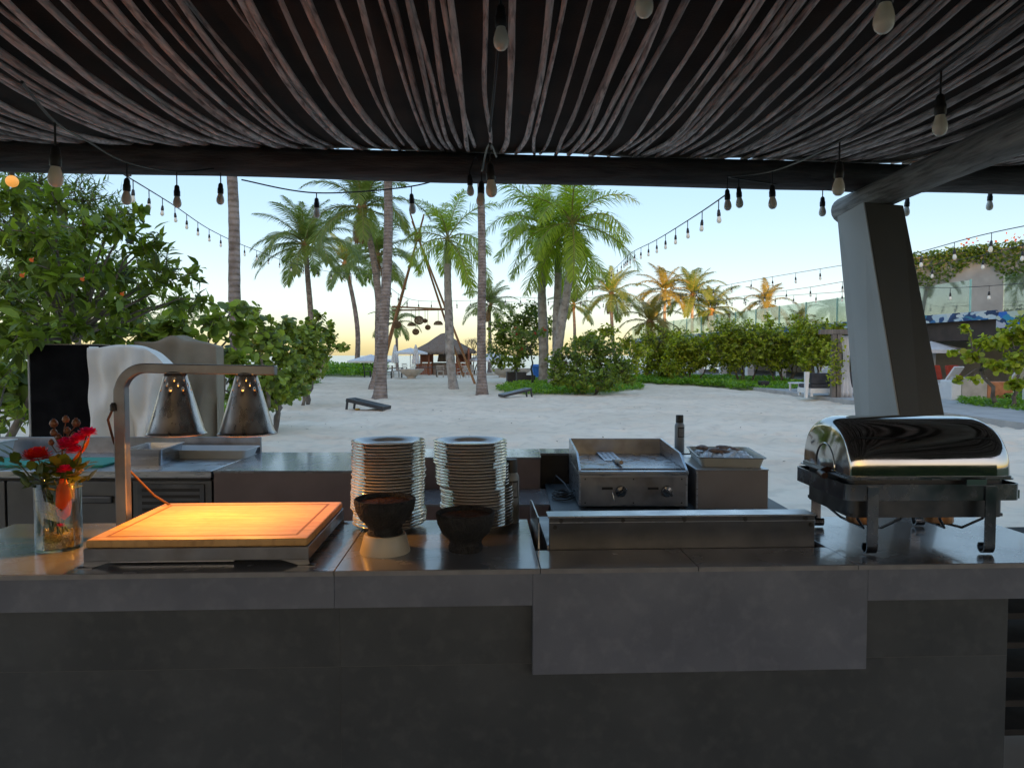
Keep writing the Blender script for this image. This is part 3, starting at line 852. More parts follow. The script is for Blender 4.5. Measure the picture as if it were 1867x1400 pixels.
# rail: rounded rectangular band
def rrect(hx, y0, y1, r, n=6):
    P = []
    for (cx, cy, a0) in ((hx-r, y1-r, 0), (-hx+r, y1-r, 90), (-hx+r, y0+r, 180), (hx-r, y0+r, 270)):
        for k in range(n+1):
            a = rad(a0 + 90*k/n); P.append((cx + r*math.cos(a), cy + r*math.sin(a)))
    return P
def band(outer, inner, z0, z1):
    b = MB(); n = len(outer)
    V = [(x, y, z0) for x, y in outer] + [(x, y, z1) for x, y in outer] + [(x, y, z1) for x, y in inner] + [(x, y, z0) for x, y in inner]
    Fc = []
    for i in range(n):
        j = (i+1) % n
        for q in range(4):
            w = (q+1) % 4
            Fc.append((q*n+i, q*n+j, w*n+j, w*n+i))
    return b.add(V, Fc)
band(rrect(LX, 0, DV, .03), rrect(LX-.004, .004, DV-.004, .027), zf0, zf1).build('rail', M['chrome_dull'], cf, smooth=40, recalc=True)
# water pan and food pan inside the rail
band(rrect(LX-.03, .035, DV-.035, .03), rrect(LX-.034, .039, DV-.039, .028), zf0-.062, zf1+.012).build('water_pan', M['steel_dark'], cf, smooth=40, recalc=True)
MB().box(-LX+.034, LX-.034, .04, DV-.04, zf0-.060, zf0-.050).build('pan_floor', M['steel_dark'], cf)
band(rrect(LX-.008, .010, DV-.010, .03), rrect(LX-.032, .036, DV-.036, .028), zf1+.0125, zf1+.0160).build('pan_rim', M['chrome_dull'], cf, smooth=40, recalc=True)
# legs: flat bars with a curled foot
def leg(x, y, s):
    b = MB(); P = [(0, zf1-.006), (0, .030)]
    P += [(-.016*math.sin(a)*0 - .016*(1-math.cos(a)), .030 - .024*math.sin(a)) for a in np.linspace(.3, math.pi*.5, 6)]
    P += [(-.016 - .016*math.sin(a), .006 + .016*(1-math.cos(a))) for a in np.linspace(.3, math.pi*.75, 7)]
    w, th = .0175, .0022
    for i in range(len(P)-1):
        (a0, z0), (a1, z1) = P[i], P[i+1]
        L = math.hypot(a1-a0, z1-z0); nx_, nz_ = -(z1-z0)/L*th, (a1-a0)/L*th
        V = []
        for xx in (x-w, x+w):
            V += [(xx, y+s*(a0+nx_), z0+nz_), (xx, y+s*(a1+nx_), z1+nz_), (xx, y+s*(a1-nx_), z1-nz_), (xx, y+s*(a0-nx_), z0-nz_)]
        b.add(V, [(0,1,2,3), (7,6,5,4), (0,4,5,1), (1,5,6,2), (2,6,7,3), (3,7,4,0)])
    return b
for x in (-LX+.085, LX-.105):
    leg(x, -.003, -1).build('leg', M['chrome_dull'], cf, recalc=True)
    leg(x, DV+.003, 1).build('leg', M['chrome_dull'], cf, recalc=True)
# lower cross straps with fuel holders
for x in (-.135, .14):
    MB().tube([(x-.075, .05, zf0+.004), (x-.072, .08, .10), (x-.03, .12, .060), (x-.02, .20, .056), (x-.03, .28, .060), (x-.072, .32, .10), (x-.075, .35, zf0+.004)], .0045, 8).build('strap', M['chrome_dull'], cf, smooth=60)
    MB().tube([(x+.075, .05, zf0+.004), (x+.072, .08, .10), (x+.03, .12, .060), (x+.02, .20, .056), (x+.03, .28, .060), (x+.072, .32, .10), (x+.075, .35, zf0+.004)], .0045, 8).build('strap', M['chrome_dull'], cf, smooth=60)
    MB().lathe([(0, .060), (.042, .060), (.046, .064), (.046, .112), (.043, .116), (.034, .118), (0, .119)], 28, (x, .20, 0)).build('fuel_holder', mat('copper_can', (.20,.10,.05), (.30,.16,.08), rough=.35, metal=.8, scale=9), cf, smooth=40)
# roll lid: half-round vault with rounded shoulders and flat ends carrying a pressed half circle
b = MB(); NC = 40
hy, hz = DV/2-.012, .186
def sect(s):
    e = max(0.0, (abs(s) - (LX-.022-.062)) / .062); k = 1 - .20*(1 - math.sqrt(max(0, 1-e*e)))
    return k
ss = [-LX+.022 + (2*(LX-.022))*t for t in (0, .004, .012, .025, .045, .075, .11, .2, .35, .5, .65, .8, .89, .925, .955, .975, .988, .996, 1)]
V, Fc = [], []
for s in ss:
    k = sect(s)
    for j in range(NC+1):
        a = math.pi*j/NC
        ca, sa = math.cos(a), math.sin(a)
        y = DV/2 - hy*(.5+.5*k)*math.copysign(abs(ca)**.86, ca); z = zf1+.018 + hz*k*(abs(sa)**.80)
        V.append((s, y, z))
m = NC+1
for i in range(len(ss)-1):
    for j in range(NC): Fc.append((i*m+j, (i+1)*m+j, (i+1)*m+j+1, i*m+j+1))
b.add(V, Fc)
e0 = [V[j] for j in range(m)]; e1 = [V[(len(ss)-1)*m+j] for j in range(m)]
b.add(e0, [tuple(range(m))]); b.add(e1, [tuple(range(m-1, -1, -1))])
lid = b.build('roll_lid', M['chrome'], cf, smooth=50, recalc=True)
for sx in (-1, 1):
    x = sx*(LX-.0215)
    MB().tube([(x, DV/2 - .072*math.cos(a), zf1+.024+.085*math.sin(a)) for a in np.linspace(0, math.pi, 25)], .0028, 8).build('pressed_ring', M['chrome'], lid, smooth=60)
    MB().tube([(x+sx*.0, DV/2-.02, zf1+.022), (x+sx*.03, DV/2-.03, zf1+.012), (x+sx*.034, DV/2-.075, zf1+.008)], .011, 10).build('pivot_knob', mat('bakelite', (.05,.018,.012), (.07,.03,.02), rough=.35, scale=20), cf, smooth=60)
band(rrect(LX-.020, .010, DV-.010, .02), rrect(LX-.024, .014, DV-.014, .018), zf1+.0165, zf1+.024).build('lid_lip', M['chrome_dull'], lid, smooth=40, recalc=True)
MB().box(.10, .165, -.0045, -.001, zf1-.004, zf1+.018).build('catch', M['chrome'], cf, bevel=.002)
MB().box(LX-.001, LX+.006, .02, .05, zf0+.002, zf0+.03).build('side_clip', M['chrome'], cf, bevel=.001)

# ------------------------------------------------------------------ glass vase with flowers
vloc = onz(101, 1000, ZT); vloc = Vector((-1.508, 2.352, ZT))
vs = thing('glass_vase', 'clear cylindrical glass vase at the left end of the counter', 'vase', vloc)
RV, HV = .0685, .225
MB().ring([(RV, 0), (RV, HV-.002), (RV-.0015, HV), (RV-.003, HV-.002), (RV-.003, .010)], 48).build('wall', M['glass'], vs, smooth=40)
MB().lathe([(0, .0), (RV, 0), (RV, .003), (RV-.003, .0095), (0, .0095)], 48).build('foot', glassmat('thick_glass', (.55, .85, .72), .12), vs, smooth=40)
gv = random.Random(8)
b = MB()
pebble = [(-1,0,0),(1,0,0),(0,-1,0),(0,1,0),(0,0,-1),(0,0,1)]
pf = [(0,2,5),(2,1,5),(1,3,5),(3,0,5),(2,0,4),(1,2,4),(3,1,4),(0,3,4)]
for k in range(1500):
    a = gv.uniform(0, 6.283); r_ = (RV-.0055)*math.sqrt(gv.uniform(.35, 1)); z = .011 + gv.uniform(0, .045 + .006*math.sin(a*3))
    if z < .05 and r_ < RV*.75 and gv.random() < .8: r_ = (RV-.0055)*gv.uniform(.86, 1)
    s = gv.uniform(.0022, .0042)
    Rm = Matrix.Rotation(gv.uniform(0, 6.28), 3, Vector((gv.uniform(-1,1), gv.uniform(-1,1), gv.uniform(-1,1))).normalized())
    b.add([Vector((r_*math.cos(a), r_*math.sin(a), z)) + Rm @ Vector((p[0]*s*1.2, p[1]*s, p[2]*s*.8)) for p in pebble], pf)
o = b.build('gold_gravel', M['gold_gravel'], None, loc=vloc)
MB().lathe([(0, .0105), (RV-.012, .0105), (RV-.012, .048), (0, .05)], 24).build('gravel_fill', M['gold_gravel'], o)
tag(o, 'gold coloured gravel in the bottom of the glass vase', 'gravel', kind='stuff')

M['petal_red'] = leafmat('red_petal', (0.55, 0.02, 0.015), (0.75, 0.09, 0.02), trans=.3, rough=.5)
M['petal_pink'] = leafmat('magenta_petal', (0.62, 0.012, 0.06), (0.80, 0.03, 0.12), trans=.3, rough=.5)
M['petal_orange'] = leafmat('orange_petal', (0.80, 0.20, 0.03), (0.85, 0.30, 0.06), trans=.35, rough=.4)
M['stem_green'] = mat('flower_stem', (0.08, 0.12, 0.03), (0.16, 0.14, 0.05), rough=.6, scale=20)
M['stem_brown'] = mat('woody_stem', (0.10, 0.045, 0.03), (0.20, 0.10, 0.06), rough=.6, scale=20)
M['leaf_vase'] = leafmat('bouquet_leaf', (0.06, 0.10, 0.02), (0.17, 0.20, 0.03), trans=.3, c3=(.35, .27, .03))
M['hip'] = mat('rose_hip', (0.16, 0.06, 0.03), (0.34, 0.14, 0.06), rough=.35, scale=30)
def petal_ball(c, R, n, rr, flat=.75, w=.55):
    b = MB(); c = Vector(c)
    for k in range(n):
        t = (k+.5)/n; ph = math.acos(1 - t*1.35); a = k*2.39996
        d = Vector((math.sin(ph)*math.cos(a), math.sin(ph)*math.sin(a), math.cos(ph)*flat)).normalized()
        side = d.cross(Vector((0, 0, 1)))
        side = side.normalized() if side.length > .01 else Vector((1, 0, 0))
        up = side.cross(d)
        L = R*rr.uniform(.85, 1.12)*(0.72+.28*math.sin(ph)); W = L*w
        b.add([c + d*L*.15, c + d*L*.65 + side*W*.5 + up*L*.10, c + d*L + side*W*.22 + up*L*.16, c + d*L - side*W*.22 + up*L*.16, c + d*L*.65 - side*W*.5 + up*L*.10], [(0, 1, 2, 3, 4)])
    return b
def stem_to(t, p, mt, r=.0028, foot=None):
    f = foot or (gv.uniform(-.03, .03), gv.uniform(-.03, .03), .03)
    f, p = Vector(f), Vector(p)
    mid = Vector((p.x*.35 - f.x*.4, p.y*.35 - f.y*.4, .17))
    MB().tube([f, f.lerp(mid, .5), mid, mid.lerp(p, .5) + Vector((0, 0, .01)), p], [r*1.2, r*1.1, r, r*.9, r*.7], 7).build('stem', mt, t, smooth=60)
def leafset(t, pts, size, mt=None, rr=gv):
    for p in pts:
        p = Vector(p); d = Vector((p.x*6 + rr.uniform(-.5,.5), p.y*6 + rr.uniform(-.5,.5), rr.uniform(-.2,.9))).normalized()
        s_ = d.cross(Vector((rr.uniform(-.3,.3), rr.uniform(-.3,.3), 1))).normalized(); n_ = s_.cross(d)
        L = size*rr.uniform(.75, 1.2); W = L*.40
        V = [p, p+d*L*.3+s_*W*.85+n_*L*.05, p+d*L*.7+s_*W*.75+n_*L*.05, p+d*L, p+d*L*.7-s_*W*.75+n_*L*.05, p+d*L*.3-s_*W*.85+n_*L*.05, p+d*L*.5]
        MB().add(V, [(0,1,6),(1,2,6),(2,3,6),(3,4,6),(4,5,6),(5,0,6)]).build('leaf', mt or M['leaf_vase'], t, smooth=80)
def fl(name, label): return thing(name, label, 'flower', vloc, 0, 'cut stems in the glass vase')
t = fl('dahlia', 'orange red round blossom at the left of the vase'); p = (-.045, -.03, .305); stem_to(t, p, M['stem_green']); petal_ball(p, .046, 80, gv).build('bloom', M['petal_red'], t)
t = fl('dahlia', 'dark red small blossom left of the orange red one'); p = (-.090, .0, .302); stem_to(t, p, M['stem_green']); petal_ball(p, .032, 54, gv).build('bloom', leafmat('dark_red_petal', (.30,.01,.01), (.5,.03,.02), .3), t)
t = fl('orchid_spray', 'magenta pink flower spray leaning to the right of the vase'); p = (.115, -.02, .385); stem_to(t, p, M['stem_green'])
for q, R_ in (((.115, -.02, .380), .026), ((.090, -.03, .362), .025), ((.062, -.035, .340), .028), ((.040, -.02, .350), .022), ((.075, -.03, .325), .024)):
    petal_ball(q, R_*1.25, 34, gv, w=.8).build('bloom', M['petal_pink'], t)
t = fl('orchid', 'magenta flower drooping over the vase rim'); p = (.055, -.045, .265); stem_to(t, p, M['stem_green']); petal_ball(p, .026, 26, gv, w=.8).build('bloom', M['petal_pink'], t)
t = fl('orange_lily', 'orange tongue shaped flower behind the magenta spray'); p = (.085, .01, .345); stem_to(t, p, M['stem_green'])
MB().sheet(lambda u, v: (.055+.055*v+.012*math.sin(v*3), .0+.03*(u-.5)*math.sin(math.pi*min(.97, v+.12)), .290+.085*v+.03*(u-.5)**2), 6, 10).build('petal', M['petal_orange'], t, smooth=80)
t = fl('orange_lily', 'folded orange and pink flower inside the glass')
MB().lathe([(.004, .10), (.020, .115), (.026, .15), (.023, .20), (.010, .235)], 12, (.032, -.022, 0), sy=.6).build('petal', M['petal_orange'], t, smooth=60)
petal_ball((.026, -.03, .080), .014, 12, gv, w=.9).build('bud', M['petal_pink'], t)
t = fl('rose_hip_branch', 'bare brown branch of round rose hips standing above the flowers')
stem_to(t, (.012, .01, .330), M['stem_brown'], .0045, (-.005, 0, .03))
for (hx_, hy_, hz_, r_) in ((-.008, .0, .415, .0135), (.032, .0, .428, .0115), (.072, -.01, .418, .0135), (-.002, -.01, .385, .0115), (.030, .01, .390, .011), (.020, -.02, .372, .010), (-.018, 0, .352, .010), (.052, .01, .375, .010), (.040, .02, .36, .009)):
    MB().tube([(.012, .01, .325), ((.012+hx_)/2, hy_/2+.005, hz_-.035), (hx_, hy_, hz_-.008)], .0018, 6).build('twig', M['stem_brown'], t)
    MB().lathe([(.0, -r_), (r_*.7, -r_*.75), (r_, 0), (r_*.72, r_*.75), (r_*.3, r_*1.0), (r_*.38, r_*1.22), (0, r_*1.1)], 14, (hx_, hy_, hz_)).build('rose_hip', M['hip'], t, smooth=60)
t = fl('eucalyptus_sprig', 'green leafy sprig reaching out to the left of the vase')
stem_to(t, (-.15, -.01, .315), M['stem_green'])
leafset(t, [(-.135, -.01, .325), (-.15, -.01, .31), (-.165, 0, .300), (-.128, .0, .30), (-.118, -.02, .285), (-.145, .01, .29), (-.16, -.01, .275), (-.11, 0, .275), (-.135, 0, .268), (-.175, .0, .285)], .045)
t = fl('leafy_filler', 'yellow green leaf bunch round the rim of the vase')
for k in range(4): stem_to(t, (gv.uniform(-.05, .05), gv.uniform(-.05, .03), .24), M['stem_green'])
leafset(t, [(gv.uniform(-.085, .08), gv.uniform(-.055, .035), gv.uniform(.205, .285)) for _ in range(80)], .046)
leafset(t, [(gv.uniform(-.035, .03), gv.uniform(-.035, .03), gv.uniform(.11, .20)) for _ in range(26)], .030)
t = fl('seed_head', 'small ochre seed spike at the right rim of the vase')
stem_to(t, (.085, -.03, .252), M['stem_green'])
b = MB()
for k in range(26): b.blob((.062+.0022*k*.75+gv.uniform(-.003, .003), -.03+gv.uniform(-.004, .004), .245+.0008*k+gv.uniform(-.004, .004)), .003, .003, .003, 6, 4)
b.build('seeds', mat('ochre_seed', (.28,.16,.04), (.4,.24,.07), rough=.6, scale=50), t)
# ================================================================== cooking station behind the counter
# tiled block with a low shelf in front on its right half
bk = thing('tiled_cooking_block', 'brown tiled cooking block with grey top behind the plates', 'counter', (0, 0, 0), 0)
xa = (385-933.5)/F*4.31
MB().box(xa, -.94, 4.32, 5.12, 0, .884).build('body', M['tile_brown'], bk, bevel=.002)
MB().box(xa, -.93, 4.31, 5.14, .885, .90).build('top_slab', M['tile_top'], bk, bevel=.0015)
MB().box(-.929, .195, 4.90, 5.30, 0, .884).build('body', M['tile_brown'], bk, bevel=.002)
MB().box(-.929, .20, 4.885, 5.33, .885, .90).build('top_slab', M['tile_top'], bk, bevel=.0015)
MB().box(-.938, .228, 4.40, 4.898, 0, .664).build('shelf_body', M['tile_brown'], bk, bevel=.002)
MB().box(-.938, .235, 4.385, 4.899, .665, .68).build('shelf_slab', M['tile_top'], bk, bevel=.0015)
MB().box(.204, 1.30, 5.10, 5.33, .0, .884).build('dark_wall', M['black'], bk)
MB().box(.204, 1.31, 5.09, 5.34, .885, .90).build('top_slab', M['tile_top'], bk, bevel=.0015)
MB().box(.236, 1.65, 4.20, 5.085, .0, .664).build('griddle_base', M['tile_base'], bk, bevel=.002)
MB().box(.236, 1.66, 4.185, 5.088, .665, .68).build('griddle_slab', M['tile_base'], bk, bevel=.0015)

# ------------------------------------------------------------------ griddle
gd = thing('griddle', 'steel flat top griddle with two valve knobs and raised splash guards', 'griddle', (.73, 4.26, .68), 0)
GW, GD = .327, .76
MB().box(-GW, GW, .0, GD, .012, .205).build('body', M['steel'], gd, bevel=.004)
MB().box(-GW+.012, GW-.012, -.004, -.0005, .02, .190).build('front_panel', M['steel_dull'], gd, bevel=.001)
MB().box(-GW-.003, GW+.003, -.014, .035, .2055, .226).build('front_rail', M['steel'], gd, bevel=.004)
MB().box(-GW+.016, GW-.016, .085, GD-.016, .2055, .230).build('cook_plate', mat('griddle_plate', (.34,.36,.40), (.46,.48,.52), rough=.3, metal=1.0, scale=6, rvar=.12, c3=(.12,.1,.08), scale3=7, amt3=.35), gd, bevel=.002)
MB().box(-GW+.016, GW-.016, .040, .082, .2055, .212).build('grease_channel', M['black_iron'], gd)
for s in (-1, 1):
    b = MB().prism([(0, .206), (0, .232), (.18, .312), (GD, .335), (GD, .206)], lambda v, z: Vector((s*(GW-.012), v, z)), lambda v, z: Vector((s*(GW+.001), v, z)))
    b.build('side_guard', M['steel'], gd, bevel=.0015, recalc=True)
MB().box(-GW+.013, GW-.013, GD-.013, GD, .2065, .335).build('back_guard', M['steel_dull'], gd, bevel=.0015)
kn = random.Random(2)
for kx, an in ((-.075, .7), (.20, -.6)):
    k = MB().lathe([(.0, 0), (.032, 0), (.034, .006), (.030, .014), (.012, .018), (.010, .03), (0, .031)], 24, (kx, -.005, .105), Matrix.Rotation(rad(90), 3, 'X')).build('knob', M['chrome_dull'], gd, smooth=40)
    c, s = math.cos(an), math.sin(an)
    MB().beam((kx-.036*c, -.036, .105-.036*s), (kx+.036*c, -.036, .105+.036*s), .020, .014, (0, 1, 0)).build('knob_bar', M['chrome_dull'], k, bevel=.004)
    MB().box(kx-.115, kx-.05, -.0075, -.0045, .115, .130).build('slot', M['black'], gd)
MB().tube([(-.125, -.012, .10), (-.122, -.022, .07), (-.120, -.022, .052)], .004, 8).build('pilot_lever', M['chrome'], gd, smooth=60)
for sx in (-.29, .0, .29):
    for zz in (.035, .178):
        MB().lathe([(0, -.003), (.004, -.0025), (.005, 0)], 8, (sx, -.0042, zz), Matrix.Rotation(rad(90), 3, 'X')).build('screw', M['black'], gd)
for sx in (-GW+.03, GW-.03):
    for sy in (.03, GD-.03): MB().lathe([(.018, 0), (.018, .012)], 12, (sx, sy, 0)).build('foot', M['black'], gd)

# perforated spatula on the plate
sp = thing('spatula', 'perforated white spatula lying on the griddle plate', 'spatula', (.662, 4.64, .9105), rad(2))
b = MB(); hx = [-.024, 0, .024]
nx_, ny_ = 7, 13
V = [((i/nx_-.5)*.115, (j/ny_)*.34, .003 + .01*(j/ny_)) for j in range(ny_+1) for i in range(nx_+1)]
Fc = [(j*(nx_+1)+i, j*(nx_+1)+i+1, (j+1)*(nx_+1)+i+1, (j+1)*(nx_+1)+i) for j in range(ny_) for i in range(nx_) if not (i % 2 == 1 and j % 2 == 1 and j > 1)]
b.add(V, Fc)
o = b.build('blade', mat('pale_blade', (.72,.76,.82), (.80,.84,.90), rough=.4, scale=10), sp)
m_ = o.modifiers.new('t', 'SOLIDIFY'); m_.thickness = .002
MB().tube([(0, .01, .006), (.004, -.08, .010), (.006, -.10, .012)], .006, 8).build('shaft', M['chrome_dull'], sp, smooth=60)
MB().tube([(.005, -.08, .013), (.008, -.15, .018), (.012, -.22, .024)], [.012, .0155, .013], 10).build('handle', mat('wooden_handle', (.42,.30,.2), (.55,.42,.3), rough=.5, scale=20), sp, smooth=60)

# steel cabinet right of the griddle
cb = thing('steel_cabinet', 'plain brown grey steel cabinet right of the griddle', 'cabinet', (1.32, 4.245, .68), 0)
MB().box(-.215, .215, .0, .62, .0, .232).build('body', mat('cabinet_face', (.26,.23,.22), (.31,.28,.265), rough=.45, metal=.35, scale=3), cb, bevel=.003)
MB().box(-.218, .218, -.004, .624, .2325, .240).build('top', M['steel'], cb, bevel=.002)
MB().box(-.2165, -.206, -.003, -.0005, .0, .231).build('corner_strip', M['steel'], cb)

# enamel tray with wrapped food
ty = thing('enamel_tray', 'cream enamel tray on the steel cabinet', 'tray', (1.335, 4.30, .921), rad(-6))
def tray(t, hx, y0, y1, h, fl, th, m, rimm=None, r=.03):
    o1, o0 = rrect(hx, y0, y1, r), rrect(hx-fl, y0+fl, y1-fl, r)
    i1, i0 = rrect(hx-th, y0+th, y1-th, r), rrect(hx-fl-th, y0+fl+th, y1-fl-th, r)
    n = len(o1); b = MB()
    V = [(x, y, 0) for x, y in o0] + [(x, y, h) for x, y in o1] + [(x, y, h) for x, y in i1] + [(x, y, th) for x, y in i0]
    Fc = [(q*n+i, q*n+(i+1) % n, (q+1)*n+(i+1) % n, (q+1)*n+i) for q in range(3) for i in range(n)] + [tuple(range(n-1, -1, -1)), tuple(range(3*n, 4*n))]
    b.add(V, Fc); b.build('body', m, t, smooth=35, recalc=True)
    e1, e0 = rrect(hx+.010, y0-.010, y1+.010, r), rrect(hx-.0005, y0+.0005, y1-.0005, r)
    band(e1, e0, h-.004, h+.001).build('rim', rimm or m, t, recalc=True)
tray(ty, .195, .0, .52, .060, .018, .003, M['enamel'], M['steel_dark'])
fd = random.Random(21)
b = MB()
def crumple(u, v): return ((u-.5)*.32, .05+.42*v, .040 + .035*math.sin(math.pi*u)*math.sin(math.pi*v) + fd.uniform(-.014, .014))
b.sheet(crumple, 18, 18)
w = b.build('plastic_wrap', M['foil'], None, loc=ty.location, rot=(0, 0, rad(-6)))
tag(w, 'crumpled pale plastic wrap heaped in the enamel tray', 'wrap')
for k, (x, y, a, lab) in enumerate(((-.03, .18, .3, 'dark browned piece of food at the middle of the enamel tray'), (.06, .30, -.4, 'tan piece of food at the right rear of the enamel tray'), (-.09, .34, .9, 'dark piece of food at the left rear of the enamel tray'))):
    b = MB().blob((0, 0, 0), .075, .032, .016, 14, 8, .1, fd)
    tag(b.build('food_piece', M['meat'], None, smooth=60, loc=ty.location + Vector((x, y, .078)), rot=(.1, .1, a)), lab, 'food', 'food in the enamel tray')

bottle('slim grey spray bottle standing upright behind the enamel tray', ((1240-933.5)/F*5.18, 5.18, .9005), 1.12)

# coiled cable on the slab left of the griddle
cc = thing('coiled_cable', 'coil of dark cable lying left of the griddle', 'cable', (.33, 4.55, .68))
b = MB(); pts = []
for k in range(110):
    a = k*.35; r_ = .055 + .018*math.sin(k*.13) ; pts.append((r_*math.cos(a), r_*1.3*math.sin(a), .006 + .00045*k + .004*math.sin(k*.9)))
b.tube(pts, .0045, 6); b.build('coil', M['cable'], cc, smooth=60)
MB().tube([(.05, .04, .03), (.02, .16, .07), (-.03, .30, .10), (-.05, .45, .02), (-.06, .50, .006)], .0045, 6).build('tail', M['cable'], cc, smooth=60)

# ------------------------------------------------------------------ refrigerated worktable on the left
fx0, fx1 = -3.75, -1.834
wt = thing('refrigerated_worktable', 'dark steel refrigerated worktable with backsplash at the left', 'worktable', (0, 0, 0))
MB().box(fx0, fx1, 4.36, 5.10, .05, .838).build('body', M['fridge'], wt, bevel=.003)
MB().box(fx0, fx1+.004, 4.31, 5.12, .855, .900).build('worktop', M['steel'], wt, bevel=.004)
MB().box(fx0+.01, fx1-.01, 4.335, 4.36, .8385, .8545).build('shadow_gap', M['black'], wt)
MB().box(fx0, fx1+.02, 5.121, 5.150, .84, 1.012).build('backsplash', M['steel_dull'], wt, bevel=.003)
for (a, b_) in ((-3.70, -3.10), (-3.085, -2.335)):
    d_ = MB().box(a, b_, 4.325, 4.357, .10, .834).build('door', M['fridge'], wt, bevel=.004)
    hx0 = b_-.30
    MB().box(hx0, hx0+.20, 4.300, 4.3235, .70, .745).build('handle', M['steel_dark'], d_, bevel=.008, seg=3)
MB().box(-2.322, fx1-.004, 4.335, 4.357, .10, .834).build('vent_panel', M['fridge'], wt, bevel=.002)
gl = MB().box(-2.29, -1.88, 4.326, 4.334, .50, .815).build('vent_grille', M['steel_dark'], wt, bevel=.002)
for k in range(7):
    z = .53 + k*.04
    MB().box(-2.26, -1.91, 4.3225, 4.3255, z, z+.019).build('slot', M['black'], gl)
# things on the worktable
gb = MB().box(-.42, .42, -.17, .17, 0, .016).build('cutting_board', M['green_board'], None, bevel=.004, loc=(-2.98, 4.60, .9005), rot=(0, 0, .01))
tag(gb, 'green plastic cutting board on the steel worktable behind the vase', 'cutting board')
pn = thing('steel_pan', 'deep steel pan on the worktable behind the lamp post', 'pan', (-2.34, 4.50, .9005), rad(4))
tray(pn, .115, .0, .36, .105, .012, .002, M['steel'], None, .02)
tr = thing('plastic_tray', 'long pale translucent tray behind the deep steel pan', 'tray', (-2.16, 4.80, .9005), rad(-2))
tray(tr, .36, .0, .25, .060, .02, .003, M['plastic_clear'], None, .03)
bn = thing('plastic_bin', 'pale blue grey tub at the far left end of the worktable', 'tub', (-3.60, 4.70, .9005))
tray(bn, .16, .0, .24, .12, .02, .003, M['plastic_clear'], None, .03)

# ------------------------------------------------------------------ draped equipment behind the worktable
bc = thing('black_cabinet', 'flat black panel stand with pale edge behind the worktable', 'cabinet', at(111, 700, 6.5).xy.to_3d(), .03)
MB().box(-.275, .275, 0, .34, .02, 1.695).build('body', M['black_cloth'], bc, bevel=.01)
MB().box(-.292, -.277, -.004, .34, .02, 1.702).build('pale_edge', mat('pale_edge', (.30,.30,.27), (.36,.36,.33), rough=.7, scale=4), bc)
MB().box(-.276, .275, .01, .34, 1.6955, 1.704).build('pale_edge', M['taupe_cloth'], bc)
def drape(name, label, cx, cy, hw, depth, H, m, seed, slope=0.0, folds=7, swag=0.0):
    """cloth thrown over a box: one sheet running up the front, over the top and down the back, with folds"""
    rr = random.Random(seed); ph = [rr.uniform(0, 6.3) for _ in range(8)]
    t = thing(name, label, 'cloth', (cx, cy, 0), .03)
    L = H + depth + H
    def f(u, v):
        s = v * L
        top = H - slope * max(0.0, (u - .45) / .55)**2 - .02*math.sin(u*3.1+ph[5]) - swag*math.sin(math.pi*min(1, u*1.3))**2*math.sin(u*7+1)
        x = (u - .5) * 2 * hw
        edge = abs(u-.5)*2
        hang = 1.0
        if s < H: z, y, hang = min(s, top), 0.0, 1 - s/H
        elif s < H + depth: z, y, hang = top, s - H, 0.0
        else: z, y, hang = top - (s - H - depth), depth, (s-H-depth)/H
        sgn = -1 if s < H + depth*.5 else 1
        fold = (.040*math.sin(u*folds*2.2+ph[0]+z*.9) + .034*math.sin(u*folds*5.1+ph[1]-z*1.7+.8*math.sin(z*3)) + .016*math.sin(u*folds*9+ph[2]+z*3))*(.30+1.3*min(1.0, hang*2.2))
        fold += .012*math.sin(z*6+u*9+ph[3])*(.3+hang) + .010*math.sin(x*14+z*11+ph[4]) + .007*math.sin(x*-22+z*17+ph[2]) + .012*math.sin(8*math.hypot(u*1.2, (z-H)*2.2)+ph[7])*(z > .6)
        y += sgn*(.02 + fold)
        if hang == 0: z -= .02*math.sin(math.pi*(s-H)/depth)+.008*math.sin(u*13+ph[4])
        r_ = .05*max(0, 1-abs(z-top)/.07)
        y -= sgn*(-r_) if False else 0
        x += .03*math.sin(z*3+ph[6]+u*4)*hang*(1 if u > .5 else .4)
        return (x, y, max(z, .01))
    o = MB().sheet(f, 70, 110).build('cloth', m, t, smooth=180)
    sm = o.modifiers.new('soft', 'SMOOTH'); sm.iterations = 2; sm.factor = .5
    so = o.modifiers.new('thick', 'SOLIDIFY'); so.thickness = .004
    MB().box(-hw*.85, hw*.85, depth*.45, depth*.55, 0, H-.2-slope).build('covered_box', M['black_cloth'], t)
    for s_ in (-1, 1):
        def g(u, v):
            return (s_*(hw*.99+.012*math.sin(u*9+ph[7])*(1-v)), -.0+depth*u, .02+(H-.03-(slope if s_ > 0 else 0))*v)
        MB().sheet(g, 14, 14).build('side_fall', m, t, smooth=180)
    return t
drape('white_drape', 'white cloth draped over equipment beside the black panel', -3.43, 6.44, .385, .16, 1.69, M['white_cloth'], 4, slope=.30, folds=4)
drape('taupe_drape', 'taupe brown cloth draped over equipment right of the white cloth', at(342, 700, 7.35).x, 7.1, .40, .2, 1.745, M['taupe_cloth'], 9, slope=.05, folds=3, swag=.06)

# ------------------------------------------------------------------ slatted crate shelf just beyond the right end of the counter
sh = thing('slatted_rack', 'dark slatted rack beyond the right end of the counter', 'rack', (2.05, 2.75, 0), .04)
for x in (-.20, .36):
    for y in (0, .35): MB().box(x-.02, x+.02, y-.02, y+.02, 0, .90).build('post', M['black'], sh)
for k in range(7):
    MB().box(-.24, .40, -.024, .40, .12+k*.115, .145+k*.115).build('slat', mat('dark_wood', (.02,.018,.016), (.045,.04,.035), rough=.7, scale=8) if k == 0 else bpy.data.materials['dark_wood'], sh, bevel=.002)
